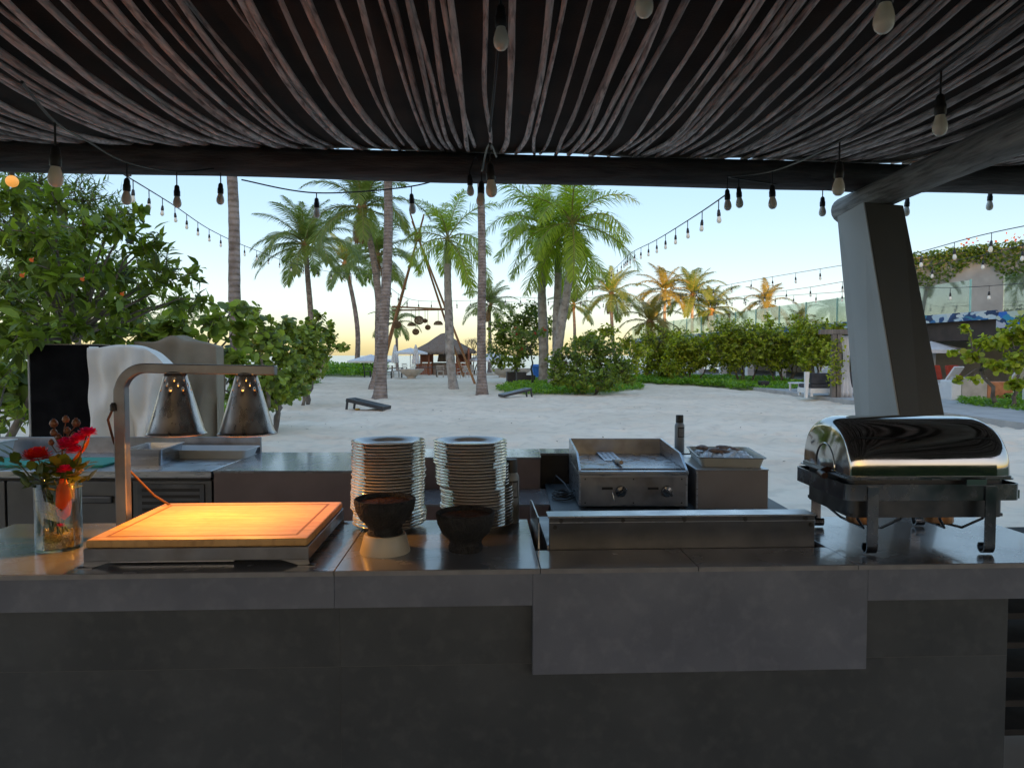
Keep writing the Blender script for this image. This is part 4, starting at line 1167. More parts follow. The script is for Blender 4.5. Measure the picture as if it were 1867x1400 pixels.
# ================================================================== vegetation
M['leaf_tree'] = leafmat('tree_leaf', (0.047, 0.073, 0.014), (0.206, 0.290, 0.043), trans=.48, rough=.38, c3=(.12,.19,.03))
M['leaf_grape'] = leafmat('sea_grape_leaf', (0.064, 0.103, 0.024), (0.287, 0.383, 0.064), trans=.36, rough=.42, c3=(.20,.20,.035))
M['leaf_fine'] = leafmat('fine_leaf', (0.075, 0.125, 0.032), (0.170, 0.250, 0.048), trans=.40, rough=.5)
M['leaf_hedge'] = leafmat('hedge_leaf', (0.100, 0.152, 0.018), (0.428, 0.504, 0.053), trans=.36, rough=.45, c3=(.26,.24,.03))
M['leaf_dark'] = leafmat('dark_shrub_leaf', (0.045, 0.089, 0.014), (0.227, 0.315, 0.043), trans=.34, rough=.45, c3=(.16,.19,.03))
M['leaf_redtip'] = leafmat('reddish_leaf', (0.080, 0.144, 0.032), (0.160, 0.224, 0.048), trans=.34, c3=(.30,.06,.03))
M['cover'] = leafmat('ground_cover_leaf', (0.087, 0.203, 0.023), (0.212, 0.382, 0.041), trans=.3, rough=.5)
M['frond_coco'] = leafmat('coconut_frond', (0.092, 0.150, 0.035), (0.212, 0.264, 0.056), trans=.36, rough=.42)
M['frond_royal'] = leafmat('royal_palm_frond', (0.161, 0.258, 0.032), (0.347, 0.459, 0.050), trans=.38, rough=.42)
M['frond_yellow'] = leafmat('yellowing_frond', (0.17, 0.16, 0.035), (0.30, 0.24, 0.05), trans=.38, rough=.45)
M['frond_dry'] = mat('dry_frond', (0.20, 0.11, 0.05), (0.30, 0.17, 0.07), rough=.8, scale=4)
M['rachis'] = mat('frond_rib', (0.16, 0.17, 0.04), (0.24, 0.22, 0.06), rough=.6, scale=4)
M['bark'] = mat('bark', (0.10, 0.085, 0.07), (0.19, 0.165, 0.14), rough=.9, scale=5, bump=.5, bscale=30)
M['twig'] = mat('twig', (0.09, 0.075, 0.055), (0.16, 0.14, 0.105), rough=.9, scale=8)
M['shaft'] = mat('crown_shaft', (0.10, 0.17, 0.035), (0.16, 0.24, 0.05), rough=.4, scale=3)
M['coconut_base'] = mat('palm_fibre', (0.22, 0.12, 0.05), (0.36, 0.22, 0.10), rough=.8, scale=10)
M['soil'] = mat('soil', (0.030, 0.035, 0.016), (0.055, 0.055, 0.028), rough=1, scale=4)
def trunkmat(name, a, b_, ring, spec=.1):
    m = mat(name, a, b_, rough=.9, scale=3, bump=.0, spec=spec, c3=(.07,.055,.05), scale3=5, amt3=.55)
    n, l = m.node_tree.nodes, m.node_tree.links
    tc = n.new('ShaderNodeTexCoord'); wv = n.new('ShaderNodeTexWave'); wv.bands_direction = 'Z'
    wv.inputs['Scale'].default_value = ring; wv.inputs['Distortion'].default_value = 2.2; wv.inputs['Detail'].default_value = 3
    bp = n.new('ShaderNodeBump'); bp.inputs['Strength'].default_value = .9; bp.inputs['Distance'].default_value = .03
    l.new(tc.outputs['Object'], wv.inputs['Vector']); l.new(wv.outputs['Fac'], bp.inputs['Height']); l.new(bp.outputs[0], n['Principled BSDF'].inputs['Normal'])
    return m
M['palm_bark'] = trunkmat('coconut_trunk', (0.20, 0.165, 0.145), (0.33, 0.285, 0.26), 2.4)
M['royal_bark'] = trunkmat('royal_palm_trunk', (0.27, 0.255, 0.235), (0.38, 0.365, 0.345), 0.7)

# leaf templates: x side, y along, z up
T_ROUND = (np.array([(0,0,0),(.42,.12,.05),(.52,.52,.07),(.30,.90,.03),(0,1.0,.0),(-.30,.90,.03),(-.52,.52,.07),(-.42,.12,.05),(0,.5,-.03)], float),
           np.array([(0,1,8),(1,2,8),(2,3,8),(3,4,8),(4,5,8),(5,6,8),(6,7,8),(7,0,8)]))
T_LANCE = (np.array([(0,0,0),(.17,.25,.05),(.20,.55,.05),(0,1.0,-.10),(-.20,.55,.05),(-.17,.25,.05),(0,.3,0),(0,.6,-.01)], float),
           np.array([(0,1,6),(1,2,6),(2,7,6),(2,3,7),(3,4,7),(4,6,7),(4,5,6),(5,0,6)]))
T_QUAD = (np.array([(0,0,0),(.38,.5,.06),(0,1,0),(-.38,.5,.06)], float), np.array([(0,1,2),(0,2,3)]))
T_NARROW = (np.array([(0,0,0),(.09,.4,.02),(0,1,-.05),(-.09,.4,.02)], float), np.array([(0,1,2),(0,2,3)]))

def norm(a): return a / np.maximum(np.linalg.norm(a, axis=1, keepdims=True), 1e-9)
def leaves(P, D, Nn, size, T):
    """P positions, D direction along the leaf, Nn approximate normal"""
    D = norm(D); Sd = norm(np.cross(D, Nn)); N2 = np.cross(Sd, D)
    tv, tf = T
    V = P[:,None,:] + size[:,None,None] * (tv[None,:,0:1]*Sd[:,None,:] + tv[None,:,1:2]*D[:,None,:] + tv[None,:,2:3]*N2[:,None,:])
    Fc = tf[None,:,:] + (np.arange(len(P))*len(tv))[:,None,None]
    return V.reshape(-1,3), Fc.reshape(-1,3)

def leaf_obj_mesh(T, m, name='leaf'):
    return np_mesh(name, T[0], T[1], m)

def plant(name, label, cat, base, blobs, T, lsize, m, seed, dens=1.0, per=6, trunk_r=.05, nleafparts=0, group=None, stems=1, spread=.9, up=.35, shell=.45, barkm=None, kind_crown='foliage'):
    """woody plant: stems and limbs to each clump, twigs through the clumps, leaves in tufts on the twigs"""
    rr = np.random.RandomState(seed); base = Vector(base)
    t = thing(name, label, cat, base, 0, group)
    bark = barkm or M['bark']
    cs_ = [Vector(c) - base for c, r in blobs]
    # stems
    b = MB(); roots = []
    cen = sum(cs_, Vector()) / len(cs_)
    for s in range(stems):
        tgt = cs_[int(s * len(cs_) / stems)] if stems > 1 else cen
        tp = Vector((tgt.x*.75, tgt.y*.75, max(tgt.z*.72, .1)))
        off = Vector((tgt.x*.25 if stems > 1 else 0, tgt.y*.25 if stems > 1 else 0, -.1))
        pts = [off.lerp(tp, k/7) + Vector((rr.uniform(-1,1), rr.uniform(-1,1), 0))*trunk_r*1.3*(k > 0) for k in range(8)]
        b.tube(pts, [trunk_r*(1.25-.75*k/7) for k in range(8)], 8)
        roots.append(pts[-1]); roots.append(pts[-3])
    for (c, r), cl in zip(blobs, cs_):
        st = min(roots, key=lambda q: (q - cl).length)
        pts = [st.lerp(cl, k/5) + Vector((rr.uniform(-1,1), rr.uniform(-1,1), rr.uniform(-1,1)))*trunk_r*.9*(0 < k < 5) + Vector((0, 0, .12*(cl-st).length*math.sin(math.pi*k/5)*.4)) for k in range(6)]
        b.tube(pts, [trunk_r*(.42-.065*k) for k in range(6)], 6)
    b.build('trunk', bark, t, smooth=60)
    Pl, Dl, Nl, Sl = [], [], [], []; tw = MB()
    for (c, r), cl in zip(blobs, cs_):
        r = np.array(r if hasattr(r, '__len__') else (r, r, r*.85)); c0 = np.array(cl)
        nt = max(4, int(dens * 11.0 * (r[0]*r[2] + r[0]*r[1]*.6) / (lsize*lsize*per*.55)))
        d = norm(rr.normal(size=(nt, 3)))
        rho = shell + (1-shell)*rr.uniform(0, 1, nt)**.6
        rho *= 1 + .22*np.sin(d[:,0]*5+seed)*np.sin(d[:,2]*6+d[:,1]*4)
        tip = c0 + d * r * rho[:,None]
        a = c0 + d*r*(rho*.25)[:,None] + rr.normal(size=(nt,3))*r*.12
        for q in range(nt):
            if tip[q, 2] < .02 - base.z*0: tip[q, 2] = abs(tip[q, 2])+.03
            if q % 2 == 0: tw.tube([a[q], (a[q]+tip[q])/2 + rr.normal(size=3)*.06*r, tip[q]], [lsize*.05, lsize*.035, lsize*.02], 3, False)
        tdir = norm(tip - a + np.array((0, 0, .25*lsize)))
        for k in range(per):
            f = (k/per)
            p = tip - tdir * (lsize*1.6*f)[None] if np.ndim(f) else tip - tdir*(lsize*1.6*f)
            rd = rr.normal(size=(nt,3)); rd -= (rd*tdir).sum(1, keepdims=True)*tdir; rd = norm(rd)
            D = norm(tdir*(1-spread*.75) + rd*spread + np.array((0,0,-.12+.1*up)))
            N_ = norm(rr.normal(size=(nt,3))*.45 + np.array((0,0,1.0)) + tdir*.35)
            Pl.append(p); Dl.append(D); Nl.append(N_); Sl.append(lsize*rr.uniform(.45, 1.25, nt))
    P, D, N_, Sz = map(np.concatenate, (Pl, Dl, Nl, Sl))
    if nleafparts:
        # leaves nearest the eye are single parts
        wp = P + np.array(base)
        px_ = np.abs((wp[:,0]/np.maximum(wp[:,1], .5)))
        dist = np.linalg.norm(wp - np.array(CAM), axis=1) / Sz + 1e3*(px_ > .74) + 1e3*(wp[:,2] < .9)
        od = np.argsort(dist); sel = od[:nleafparts]; rest = od[nleafparts:]
        lm = leaf_obj_mesh(T, m)
        for q in sel:
            dv = Vector(D[q]); sd_ = dv.cross(Vector(N_[q])).normalized(); n2 = sd_.cross(dv)
            o = link('leaf', lm, t)
            o.matrix_local = Matrix.Translation(P[q]) @ Matrix((sd_, dv, n2)).transposed().to_4x4() @ Matrix.Scale(float(Sz[q]), 4)
        P, D, N_, Sz = P[rest], D[rest], N_[rest], Sz[rest]
    V, Fc = leaves(P, D, N_, Sz, T)
    tag(link(kind_crown, np_mesh(kind_crown, V, Fc, m), t), kind='stuff')
    if tw.v: tag(tw.build('twigs', M['twig'], t), kind='stuff')
    return t

def bl(px, py, Y, rpx, sq=.85, dy=None):
    """clump of foliage: photo place, distance, radius in photo pixels"""
    r = rpx * Y / F
    return (at(px, py, Y), (r, dy if dy else r*.9, r*sq))
def gz(x, y): return float(ground_z(np.array([x]), np.array([y]))[0])

# ---- left: large leaved tree next to the kitchen
B1 = [bl(20, 355, 6.8, 70), bl(95, 370, 7.2, 65), bl(30, 450, 7.0, 80), bl(120, 450, 7.6, 75), bl(205, 415, 7.4, 55), bl(255, 445, 7.6, 50),
      bl(215, 490, 7.8, 60), bl(300, 490, 7.8, 48), bl(345, 500, 7.9, 32), bl(372, 545, 8.0, 30), bl(330, 550, 8.2, 42), bl(250, 555, 8.1, 55), bl(130, 545, 7.6, 70), bl(40, 560, 7.0, 75), bl(245, 385, 7.4, 25), bl(290, 428, 7.6, 22)]
B1 += [bl(150, 495, 6.9, 55), bl(95, 500, 6.6, 60), bl(205, 555, 7.2, 45), bl(60, 420, 6.5, 60), bl(160, 420, 7.0, 50), bl(270, 520, 7.6, 40), bl(10, 620, 6.8, 60)]
B1 += [bl(60, 600, 6.4, 55), bl(130, 590, 6.7, 50), bl(200, 600, 7.0, 45)]
p = at(-40, 700, 8.4)
plant('broadleaf_tree', 'large leaved green tree beside the kitchen at the far left', 'tree', (p.x, p.y, -.05), B1, T_LANCE, .165, M['leaf_tree'], 3, dens=.95, per=7, trunk_r=.05, nleafparts=290, shell=.25)
tree_ = [o for o in bpy.data.objects if o.name == 'broadleaf_tree'][0]
M['trumpet'] = leafmat('orange_flower', (.75,.28,.06), (.85,.38,.10), .35)
for (fx, fy, fY) in ((62, 470, 6.1), (45, 498, 6.0), (154, 505, 6.4), (226, 532, 6.8)):
    MB().lathe([(.003, 0), (.005, .02), (.008, .03), (.018, .042), (.020, .043)], 8, (0, 0, 0), Matrix.Rotation(2.2, 3, 'X')).build('flower', M['trumpet'], tree_, smooth=60, loc=at(fx, fy, fY) - tree_.location)
lp = thing('amber_lantern', 'round amber lantern glowing among the leaves at the far left', 'lantern', at(22, 331, 6.2))
MB().blob((0, 0, 0), .05, .05, .05, 20, 14).build('globe', emitmat('amber_glow', (1.0, .42, .08), .09), lp, smooth=60)
MB().lathe([(.02, .055), (.024, .075), (.012, .09), (0, .092)], 12).build('cap', M['black'], lp, smooth=40)
MB().tube([(0, 0, .09), (.01, 0, .5)], .004, 6).build('cord', M['cable'], lp)
# overhanging twig at the roof edge
plant('overhanging_branch', 'leafy branch tip hanging below the roof edge at the left', 'branch', at(232, 300, 6.4), [bl(238, 322, 6.3, 22, .5), bl(285, 318, 6.3, 20, .5)], T_LANCE, .14, M['leaf_tree'], 33, dens=.5, per=6, trunk_r=.012, nleafparts=20, shell=.1)
# feathery tree behind it
BF = [bl(0, 400, 11, 90), bl(10, 520, 11, 90), bl(330, 560, 12, 50), bl(60, 345, 11, 75), bl(150, 360, 11, 65), bl(215, 400, 11.5, 60), bl(110, 430, 11, 90), bl(60, 520, 11, 90), bl(180, 500, 11.5, 80), bl(270, 480, 12, 50), bl(250, 570, 12, 60)]
p = at(120, 700, 11.5)
plant('feathery_tree', 'fine leaved light green tree behind the large leaved one', 'tree', (p.x, p.y, -.05), BF, T_NARROW, .17, M['leaf_fine'], 6, dens=2.2, per=9, trunk_r=.07, shell=.15, spread=.7)
# sea grape mass behind the draped equipment
BG = [bl(40, 610, 8.4, 60), bl(30, 700, 8.0, 75), bl(100, 605, 9.0, 50), bl(180, 600, 9.2, 48), bl(255, 605, 9.4, 50), bl(330, 600, 9.6, 46), bl(395, 590, 9.8, 42), bl(440, 600, 10.2, 30), bl(432, 560, 10.0, 22), bl(425, 650, 10.2, 40), bl(350, 680, 10, 60), bl(445, 690, 10.6, 38), bl(250, 690, 9.8, 70), bl(130, 690, 9.2, 70), bl(440, 725, 10.8, 34)]
p = at(270, 700, 9.9)
plant('sea_grape_shrub', 'near sea grape shrub with round leaves above the draped equipment', 'shrub', (p.x, p.y, -.05), BG, T_ROUND, .150, M['leaf_grape'], 8, dens=.85, per=6, trunk_r=.05, nleafparts=290, stems=5, shell=.35, group='sea grape shrubs')
# dark undergrowth at the lower left corner
BU = [bl(15, 760, 7.4, 50), bl(60, 740, 8.0, 55), bl(-20, 700, 7.2, 60), bl(25, 650, 7.8, 50)]
p = at(20, 800, 7.6)
plant('undergrowth_bush', 'dark bush low at the far left behind the worktable', 'bush', (p.x, p.y, -.05), BU, T_LANCE, .13, M['leaf_dark'], 9, dens=.55, per=7, trunk_r=.03, stems=3, nleafparts=40)

# ---- hedge running out on the left side
def hedge_row(name, label, items, T, ls, m, seed, group, base_px, **kw):
    p = Vector(base_px)
    return plant(name, label, 'shrub', p, items, T, ls, m, seed, group=group, **kw)
p = onz(470, 730); hedge_row('sea_grape_shrub', 'rounded sea grape shrub right behind the near palm trunk on the left', [bl(480, 610, 14, 48), bl(500, 650, 15, 55), bl(470, 690, 14.5, 48), bl(525, 690, 16, 42), bl(460, 575, 14, 26), bl(520, 605, 15.5, 38), bl(497, 715, 15, 36), bl(520, 718, 16.5, 28), bl(545, 705, 19, 26), bl(475, 735, 14.5, 30)], T_ROUND, .135, M['leaf_grape'], 12, 'sea grape shrubs', at(490, 700, 15.0).xy.to_3d(), dens=.75, stems=4, trunk_r=.05, shell=.4, nleafparts=60)
hedge_row('sea_grape_shrub', 'far sea grape shrub on the left whose thin branches reach out over the sea', [bl(548, 620, 23, 40), bl(575, 600, 24, 30), bl(560, 650, 23, 38), bl(540, 670, 22, 34), bl(583, 575, 24.5, 13), bl(600, 615, 25, 20), bl(618, 632, 25.5, 12), bl(603, 590, 25, 9), bl(585, 640, 25, 24), bl(630, 634, 25.6, 8), bl(560, 685, 23.5, 24), bl(580, 672, 24.5, 18)], T_ROUND, .15, M['leaf_grape'], 13, 'sea grape shrubs', at(552, 690, 23.5).xy.to_3d(), dens=.8, stems=3, trunk_r=.045, shell=.3)

# ---- centre shrubs
hedge_row('round_leaved_tree', 'dense dark green bushy tree left of the triple royal palms', [bl(925, 600, 44, 38), bl(955, 580, 44, 34), bl(915, 635, 44, 30), bl(960, 630, 43, 34), bl(940, 655, 43, 28), bl(985, 600, 44, 28), bl(970, 565, 44.5, 20), bl(905, 660, 44, 18)], T_QUAD, .24, M['leaf_dark'], 14, 'shrubs on the sand', at(940, 700, 44).xy.to_3d(), dens=.9, trunk_r=.12, shell=.4)
hedge_row('small_flowering_tree', 'slim small tree with reddish leaves before the royal palms', [bl(945, 605, 31, 18, .7), bl(970, 612, 31, 20, .7), bl(990, 604, 31, 12, .7), bl(950, 635, 31, 14, .7)], T_QUAD, .17, M['leaf_redtip'], 15, 'shrubs on the sand', onz(974, 702).xy.to_3d(), dens=.7, trunk_r=.055, shell=.15)
hedge_row('round_shrub', 'broad round dark green shrub at the foot of the royal palms', [bl(1040, 660, 30.5, 42), bl(1075, 640, 31, 44), bl(1110, 655, 31, 42), bl(1130, 672, 30.5, 30), bl(1020, 685, 30, 26), bl(1065, 690, 29.5, 34), bl(1105, 690, 29.5, 32), bl(1145, 690, 30.5, 18), bl(1012, 655, 31, 20)], T_QUAD, .175, M['leaf_dark'], 16, 'shrubs on the sand', at(1078, 700, 30.8).xy.to_3d(), dens=1.0, stems=4, trunk_r=.05, shell=.5)
hedge_row('sea_grape_shrub', 'yellow green shrub behind the broad round one', [bl(1080, 615, 37, 24), bl(1110, 605, 38, 22), bl(1060, 625, 37, 22), bl(1140, 625, 38, 24), bl(1165, 640, 38, 26), bl(1150, 665, 38, 26)], T_QUAD, .22, M['leaf_hedge'], 17, 'sea grape shrubs', at(1115, 690, 38).xy.to_3d(), dens=.9, stems=3, trunk_r=.06, shell=.3)
# ---- right hedge
lab = ['hedge shrub right beside the short orange palm', 'hedge shrub left of the hedge middle with bare stems below', 'tallest hedge shrub in the middle of the right hedge', 'hedge shrub behind the black cube', 'rightmost hedge shrub with long loose branches beside the daybed']
HB = [[bl(1200, 625, 38, 30), bl(1222, 650, 38, 30), bl(1195, 660, 38, 30), bl(1235, 615, 39, 20)],
      [bl(1240, 640, 35, 22), bl(1300, 650, 35, 22), bl(1250, 630, 35, 26), bl(1275, 645, 35, 26), bl(1255, 660, 35, 24), bl(1225, 672, 34.5, 18), bl(1290, 625, 35.5, 18)],
      [bl(1320, 605, 34, 26), bl(1350, 620, 34, 34), bl(1325, 640, 34, 34), bl(1375, 615, 34, 26), bl(1405, 590, 34.5, 10), bl(1345, 655, 33.5, 22), bl(1400, 575, 34.5, 6)],
      [bl(1385, 645, 33, 24), bl(1465, 640, 33, 22), bl(1410, 620, 33, 32), bl(1445, 625, 33, 32), bl(1420, 650, 33, 28), bl(1460, 600, 33.5, 16), bl(1450, 578, 33.5, 7)],
      [bl(1490, 605, 31, 26), bl(1515, 620, 31, 24), bl(1480, 635, 31, 28), bl(1528, 598, 31, 11), bl(1500, 648, 30.5, 20), bl(1470, 662, 30.5, 14), bl(1460, 590, 31.5, 14)]]
for i, (bb, tx) in enumerate(zip(HB, lab)):
    bb = [(CAM + (c_-CAM)*1.2, tuple(v_*1.2 for v_ in r_)) for c_, r_ in bb]
    bb = [(c_, tuple(v_*1.4 for v_ in r_)) for c_, r_ in bb]
    cx = sum(q[0].x for q in bb)/len(bb); cy = sum(q[0].y for q in bb)/len(bb)
    hedge_row('sea_grape_shrub', 'yellow green ' + tx, bb, T_QUAD, .19, M['leaf_hedge'], 20+i, 'sea grape shrubs', Vector((cx, cy, -.05)), dens=1.0, stems=5, trunk_r=.045, shell=.3)
# ---- right foreground sea grape by the frame edge
hedge_row('sea_grape_shrub', 'open branched sea grape tree at the right edge beyond the leaning column', [bl(1760, 600, 21, 15, .6), bl(1800, 625, 21, 34, .55), bl(1845, 615, 21, 34, .6), bl(1770, 650, 21, 24, .5), bl(1820, 665, 20.5, 30, .5), bl(1860, 655, 20.5, 30), bl(1775, 690, 20.5, 12, .5), bl(1745, 692, 20.5, 10, .5), bl(1850, 700, 20, 22, .6), bl(1735, 640, 21, 12, .5), bl(1880, 600, 21, 40)], T_ROUND, .15, M['leaf_hedge'], 31, 'sea grape shrubs', at(1846, 700, 20.8).xy.to_3d(), dens=.85, stems=2, trunk_r=.06, shell=.15)

# ------------------------------------------------------------------ ground cover
def cover(label, poly_px, n, seed, size=.10, h=.22, m=None):
    """creeping plants on a patch outlined on the ground"""
    rr = np.random.RandomState(seed)
    G = np.array([onz(px, py, -.03)[:2] for px, py in poly_px])
    mn, mx = G.min(0), G.max(0)
    P = []
    def inside(q):
        x, y = q[:,0], q[:,1]; c = np.zeros(len(q), bool); j = len(G)-1
        for i in range(len(G)):
            xi, yi = G[i]; xj, yj = G[j]
            c ^= ((yi > y) != (yj > y)) & (x < (xj-xi)*(y-yi)/(yj-yi+1e-12)+xi); j = i
        return c
    k = 0
    while k < n:
        q = rr.uniform(mn, mx, (n*2, 2)); wob = (np.stack([vnoise(q[:,0]*.9, q[:,1]*.9, seed), vnoise(q[:,0]*.9+40, q[:,1]*.9, seed)], 1)-.5)*1.1
        q = q[inside(q + wob)]
        P.append(q); k += len(q)
        if len(q) == 0: break
    q = np.concatenate(P)[:n]
    hz = h * (.35 + .9*vnoise(q[:,0]*.7, q[:,1]*.7, seed+1)) * rr.uniform(.1, 1, len(q))
    pos = np.stack([q[:,0], q[:,1], ground_z(q[:,0], q[:,1]) + hz], 1)
    D = norm(np.stack([rr.normal(size=len(q)), rr.normal(size=len(q)), rr.uniform(-.1, .9, len(q))], 1))
    Nn = norm(rr.normal(size=(len(q), 3))*.35 + np.array((0, 0, 1)))
    V, Fc = leaves(pos, D, Nn, size*rr.uniform(.6, 1.25, len(q)), T_QUAD)
    tag(link('ground_cover', np_mesh('ground_cover', V, Fc, m or M['cover'])), label, 'ground cover', kind='stuff')
cover('creeping green ground cover round the royal palms', [(905, 712), (935, 700), (985, 693), (1060, 690), (1130, 694), (1172, 708), (1100, 716), (1010, 719), (950, 718)], 26000, 41, size=.13)
cover('creeping green ground cover along the right hedge', [(1140, 689), (1250, 688), (1400, 692), (1470, 700), (1495, 715), (1400, 713), (1300, 705), (1200, 700), (1150, 696)], 42000, 42, size=.17, h=.3)
cover('creeping green ground cover under the left hedge', [(400, 760), (452, 712), (500, 700), (545, 690), (574, 698), (545, 708), (500, 735), (478, 740), (440, 765)], 16000, 43, size=.12)
cover('green ground cover under the sea grape at the right edge', [(1720, 738), (1760, 727), (1800, 716), (1990, 708), (1990, 775), (1860, 757), (1780, 748)], 30000, 44, size=.11, h=.3)
cover('low green dune plants before the sea', [(590, 684), (640, 676), (700, 677), (700, 684), (640, 688)], 5000, 45, size=.3, h=.9)
cover('dark green dune plants left before the sea', [(560, 682), (572, 676), (600, 675), (606, 684), (570, 690)], 3000, 46, size=.28, h=1.1)

# ------------------------------------------------------------------ palms
def frond_mesh(kind, e0, bend, L, seed, m):
    rr = random.Random(seed)
    b = MB(); N = 22
    pts = []; x = z = 0.0
    for k in range(N+1):
        t = k/N; e = e0 - bend*(t**1.25)
        pts.append(Vector((x, 0, z)));
        x += math.cos(e)*L/N; z += math.sin(e)*L/N
    b2 = MB().tube(pts, [.034*L/3.2*(1-.85*k/N)+.004 for k in range(N+1)], 5)
    nl = 58
    for k in range(nl):
        t = .13 + .86*k/(nl-1); f = t*N; i = min(int(f), N-1)
        p = pts[i].lerp(pts[i+1], f-i); tg = (pts[i+1]-pts[i]).normalized(); upv = Vector((-tg.z, 0, tg.x))
        ll = L*.27*(math.sin(math.pi*(t*.86+.10))**.6)*rr.uniform(.88, 1.1)
        for s in (-1, 1):
            lift = rr.uniform(-.5, .55) if kind == 'royal' else rr.uniform(.05, .30)
            d = (tg*(.50+.35*t) + Vector((0, s, 0))*(.85-.2*t) + upv*lift).normalized()
            droop = (.55 if kind == 'royal' else .62)*rr.uniform(.75, 1.2)
            w = .024*L/3.2 * rr.uniform(.85, 1.15)
            p1 = p + d*ll*.5 + Vector((0, 0, -droop*ll*.14)); d2 = (d + Vector((0, 0, -droop*1.25))).normalized(); p2 = p1 + d2*ll*.5
            sd = d.cross(upv).normalized()
            b.add([p - sd*w*.5, p + sd*w*.5, p1 + sd*w, p1 - sd*w, p2], [(0,1,2,3),(3,2,4)])
    return b.mesh('leaflets', m), b2.mesh('frond', M['rachis'], 60)
FR = {}
def frond_set(kind, L, m, key):
    if key in FR: return FR[key]
    out = []
    for i, (e, bd) in enumerate(((78, 40), (62, 62), (46, 80), (28, 88), (10, 80), (-12, 60), (-38, 42))):
        for v in range(2):
            out.append((i, frond_mesh(kind, rad(e + v*6), rad(bd + v*14), L, 100+i*7+v, m)))
    FR[key] = out
    return out

def palm(label, base_px, top_px, Y=None, kind='coco', L=3.2, r=.16, n=18, fm=None, seed=0, bow=0.0, crown=True, dry=2, shaftlen=1.2, base_hidden=None, lowcut=-60, barkm=None, cap=6):
    rr = random.Random(seed)
    base = onz(base_px[0], base_px[1], -.05) if Y is None else Vector((at(base_px[0], 650, Y).x, Y, -.08))
    base.z = gz(base.x, base.y) - .05
    top = at(top_px[0], top_px[1], base.y)
    t = thing('palm_tree', label, 'palm', base, 0, 'palms on the beach')
    tp = top - base
    pts, rads = [], []
    N = 46
    side = Vector((1, 0, 0))
    for k in range(N+1):
        q = k/N
        p = Vector((tp.x*q, tp.y*q, tp.z*q)) + side*bow*math.sin(math.pi*q) + Vector((.02*math.sin(q*9+seed), .02*math.cos(q*7+seed), 0))*(q > 0)
        if kind == 'royal': rk = r*(1.12 - .25*q + .10*math.sin(math.pi*min(1, q*1.3)))+ r*.35*max(0, 1-q*12)
        else: rk = r*(1.0 - .32*q) + r*.45*max(0, 1-q*14)
        pts.append(p); rads.append(rk*(1 + .03*math.sin(k*2.1+seed)))
    MB().tube(pts, rads, 12).build('trunk', barkm or M['royal_bark' if kind == 'royal' else 'palm_bark'], t, smooth=60)
    if not crown: return t
    head = pts[-1]
    if kind == 'royal':
        MB().tube([head + Vector((0, 0, shaftlen*k/5-.05)) for k in range(6)], [r*.86, r*.92, r*.84, r*.66, r*.46, r*.30], 12).build('crown_shaft', M['shaft'], t, smooth=60)
        head = head + Vector((0, 0, shaftlen*.86))
    else:
        MB().tube([head + Vector((0, 0, -.35)), head, head + Vector((0, 0, .28)), head + Vector((0, 0, .5))], [r*.72, r*1.25, r*1.15, r*.4], 10).build('heart', M['coconut_base'], t, smooth=60)
        head = head + Vector((0, 0, .12))
    fm = fm or M['frond_royal' if kind == 'royal' else 'frond_coco']
    fs = frond_set(kind, L, fm, (kind, L, fm.name))
    az0 = rr.uniform(0, 6.28)
    for k in range(n):
        q = k/(n-1)
        tier = min(cap, int(q*(5.9 if kind == 'coco' else 6.9)))
        cand = [f for f in fs if f[0] == tier]
        lm, rm = rr.choice(cand)[1]
        sc = rr.uniform(.88, 1.1)*(.8 if tier == 0 else 1)
        o = link('frond', rm, t, head, (rr.uniform(-.10, .10), rr.uniform(-.10, .10), az0 + k*2.39996 + rr.uniform(-.25, .25)), sc)
        link('leaflets', lm, o)
    for k in range(dry):
        lm, rm = frond_set('coco', L*.5, M['frond_dry'], ('coco', L*.5, 'dry'))[12 + k % 2][1]
        o = link('dry_frond', rm, t, head - Vector((0, 0, .1)), (0, .25, rr.uniform(0, 6.28)), .9)
        link('leaflets', lm, o)
    return t

palm('bare palm trunk at the left, its crown hidden above the roof', (436, 0), (419, 250), Y=15.5, r=.15, crown=False, seed=1)
palm('bare palm trunk left of centre with its foot on open sand, crown above the roof', (692, 727), (707, 250), r=.215, crown=False, seed=2, bow=.12)
palm('bare palm trunk at the picture centre, crown hidden behind the front log', (879, 720), (877, 250), r=.20, crown=False, seed=3)
palm('coconut palm with wide drooping crown above the left hedge', (566, 699), (557, 452), r=.20, L=3.7, n=28, seed=4, bow=.15, dry=0)
palm('curved coconut palm standing far off before the sea', (650, 679), (629, 484), r=.26, L=4.2, n=18, seed=5, bow=.55, dry=1)
palm('tall coconut palm left of the bare trunk, crown cut by the front log', (682, 709), (660, 385), r=.21, L=3.6, n=22, seed=6, bow=.55, dry=2)
palm('slender coconut palm just behind the bare trunk left of centre', (688, 690), (689, 470), r=.20, L=4.0, n=20, seed=7, dry=1)
palm('small far coconut palm beneath the leaning poles', (725, 672), (722, 590), r=.20, L=3.8, n=15, seed=8, dry=1)
palm('royal palm with smooth grey trunk standing alone at the centre', (827, 709), (817, 480), kind='royal', r=.195, L=3.0, n=16, seed=9, shaftlen=1.35, bow=-.1, dry=0)
palm('far dark coconut palm right of the centre trunk', (893, 680), (893, 560), r=.2, L=3.4, n=20, seed=10, dry=2)
palm('left royal palm of the close group of three', (992, 699), (987, 470), kind='royal', r=.255, L=4.1, n=18, seed=11, shaftlen=2.2, dry=1)
palm('middle royal palm of the close group of three', (1014, 700), (1017, 498), kind='royal', r=.24, L=4.0, n=17, seed=12, shaftlen=2.0, dry=0)
palm('right leaning royal palm of the close group of three', (1006, 704), (1043, 470), kind='royal', r=.23, L=4.2, n=19, seed=13, shaftlen=2.1, dry=0)
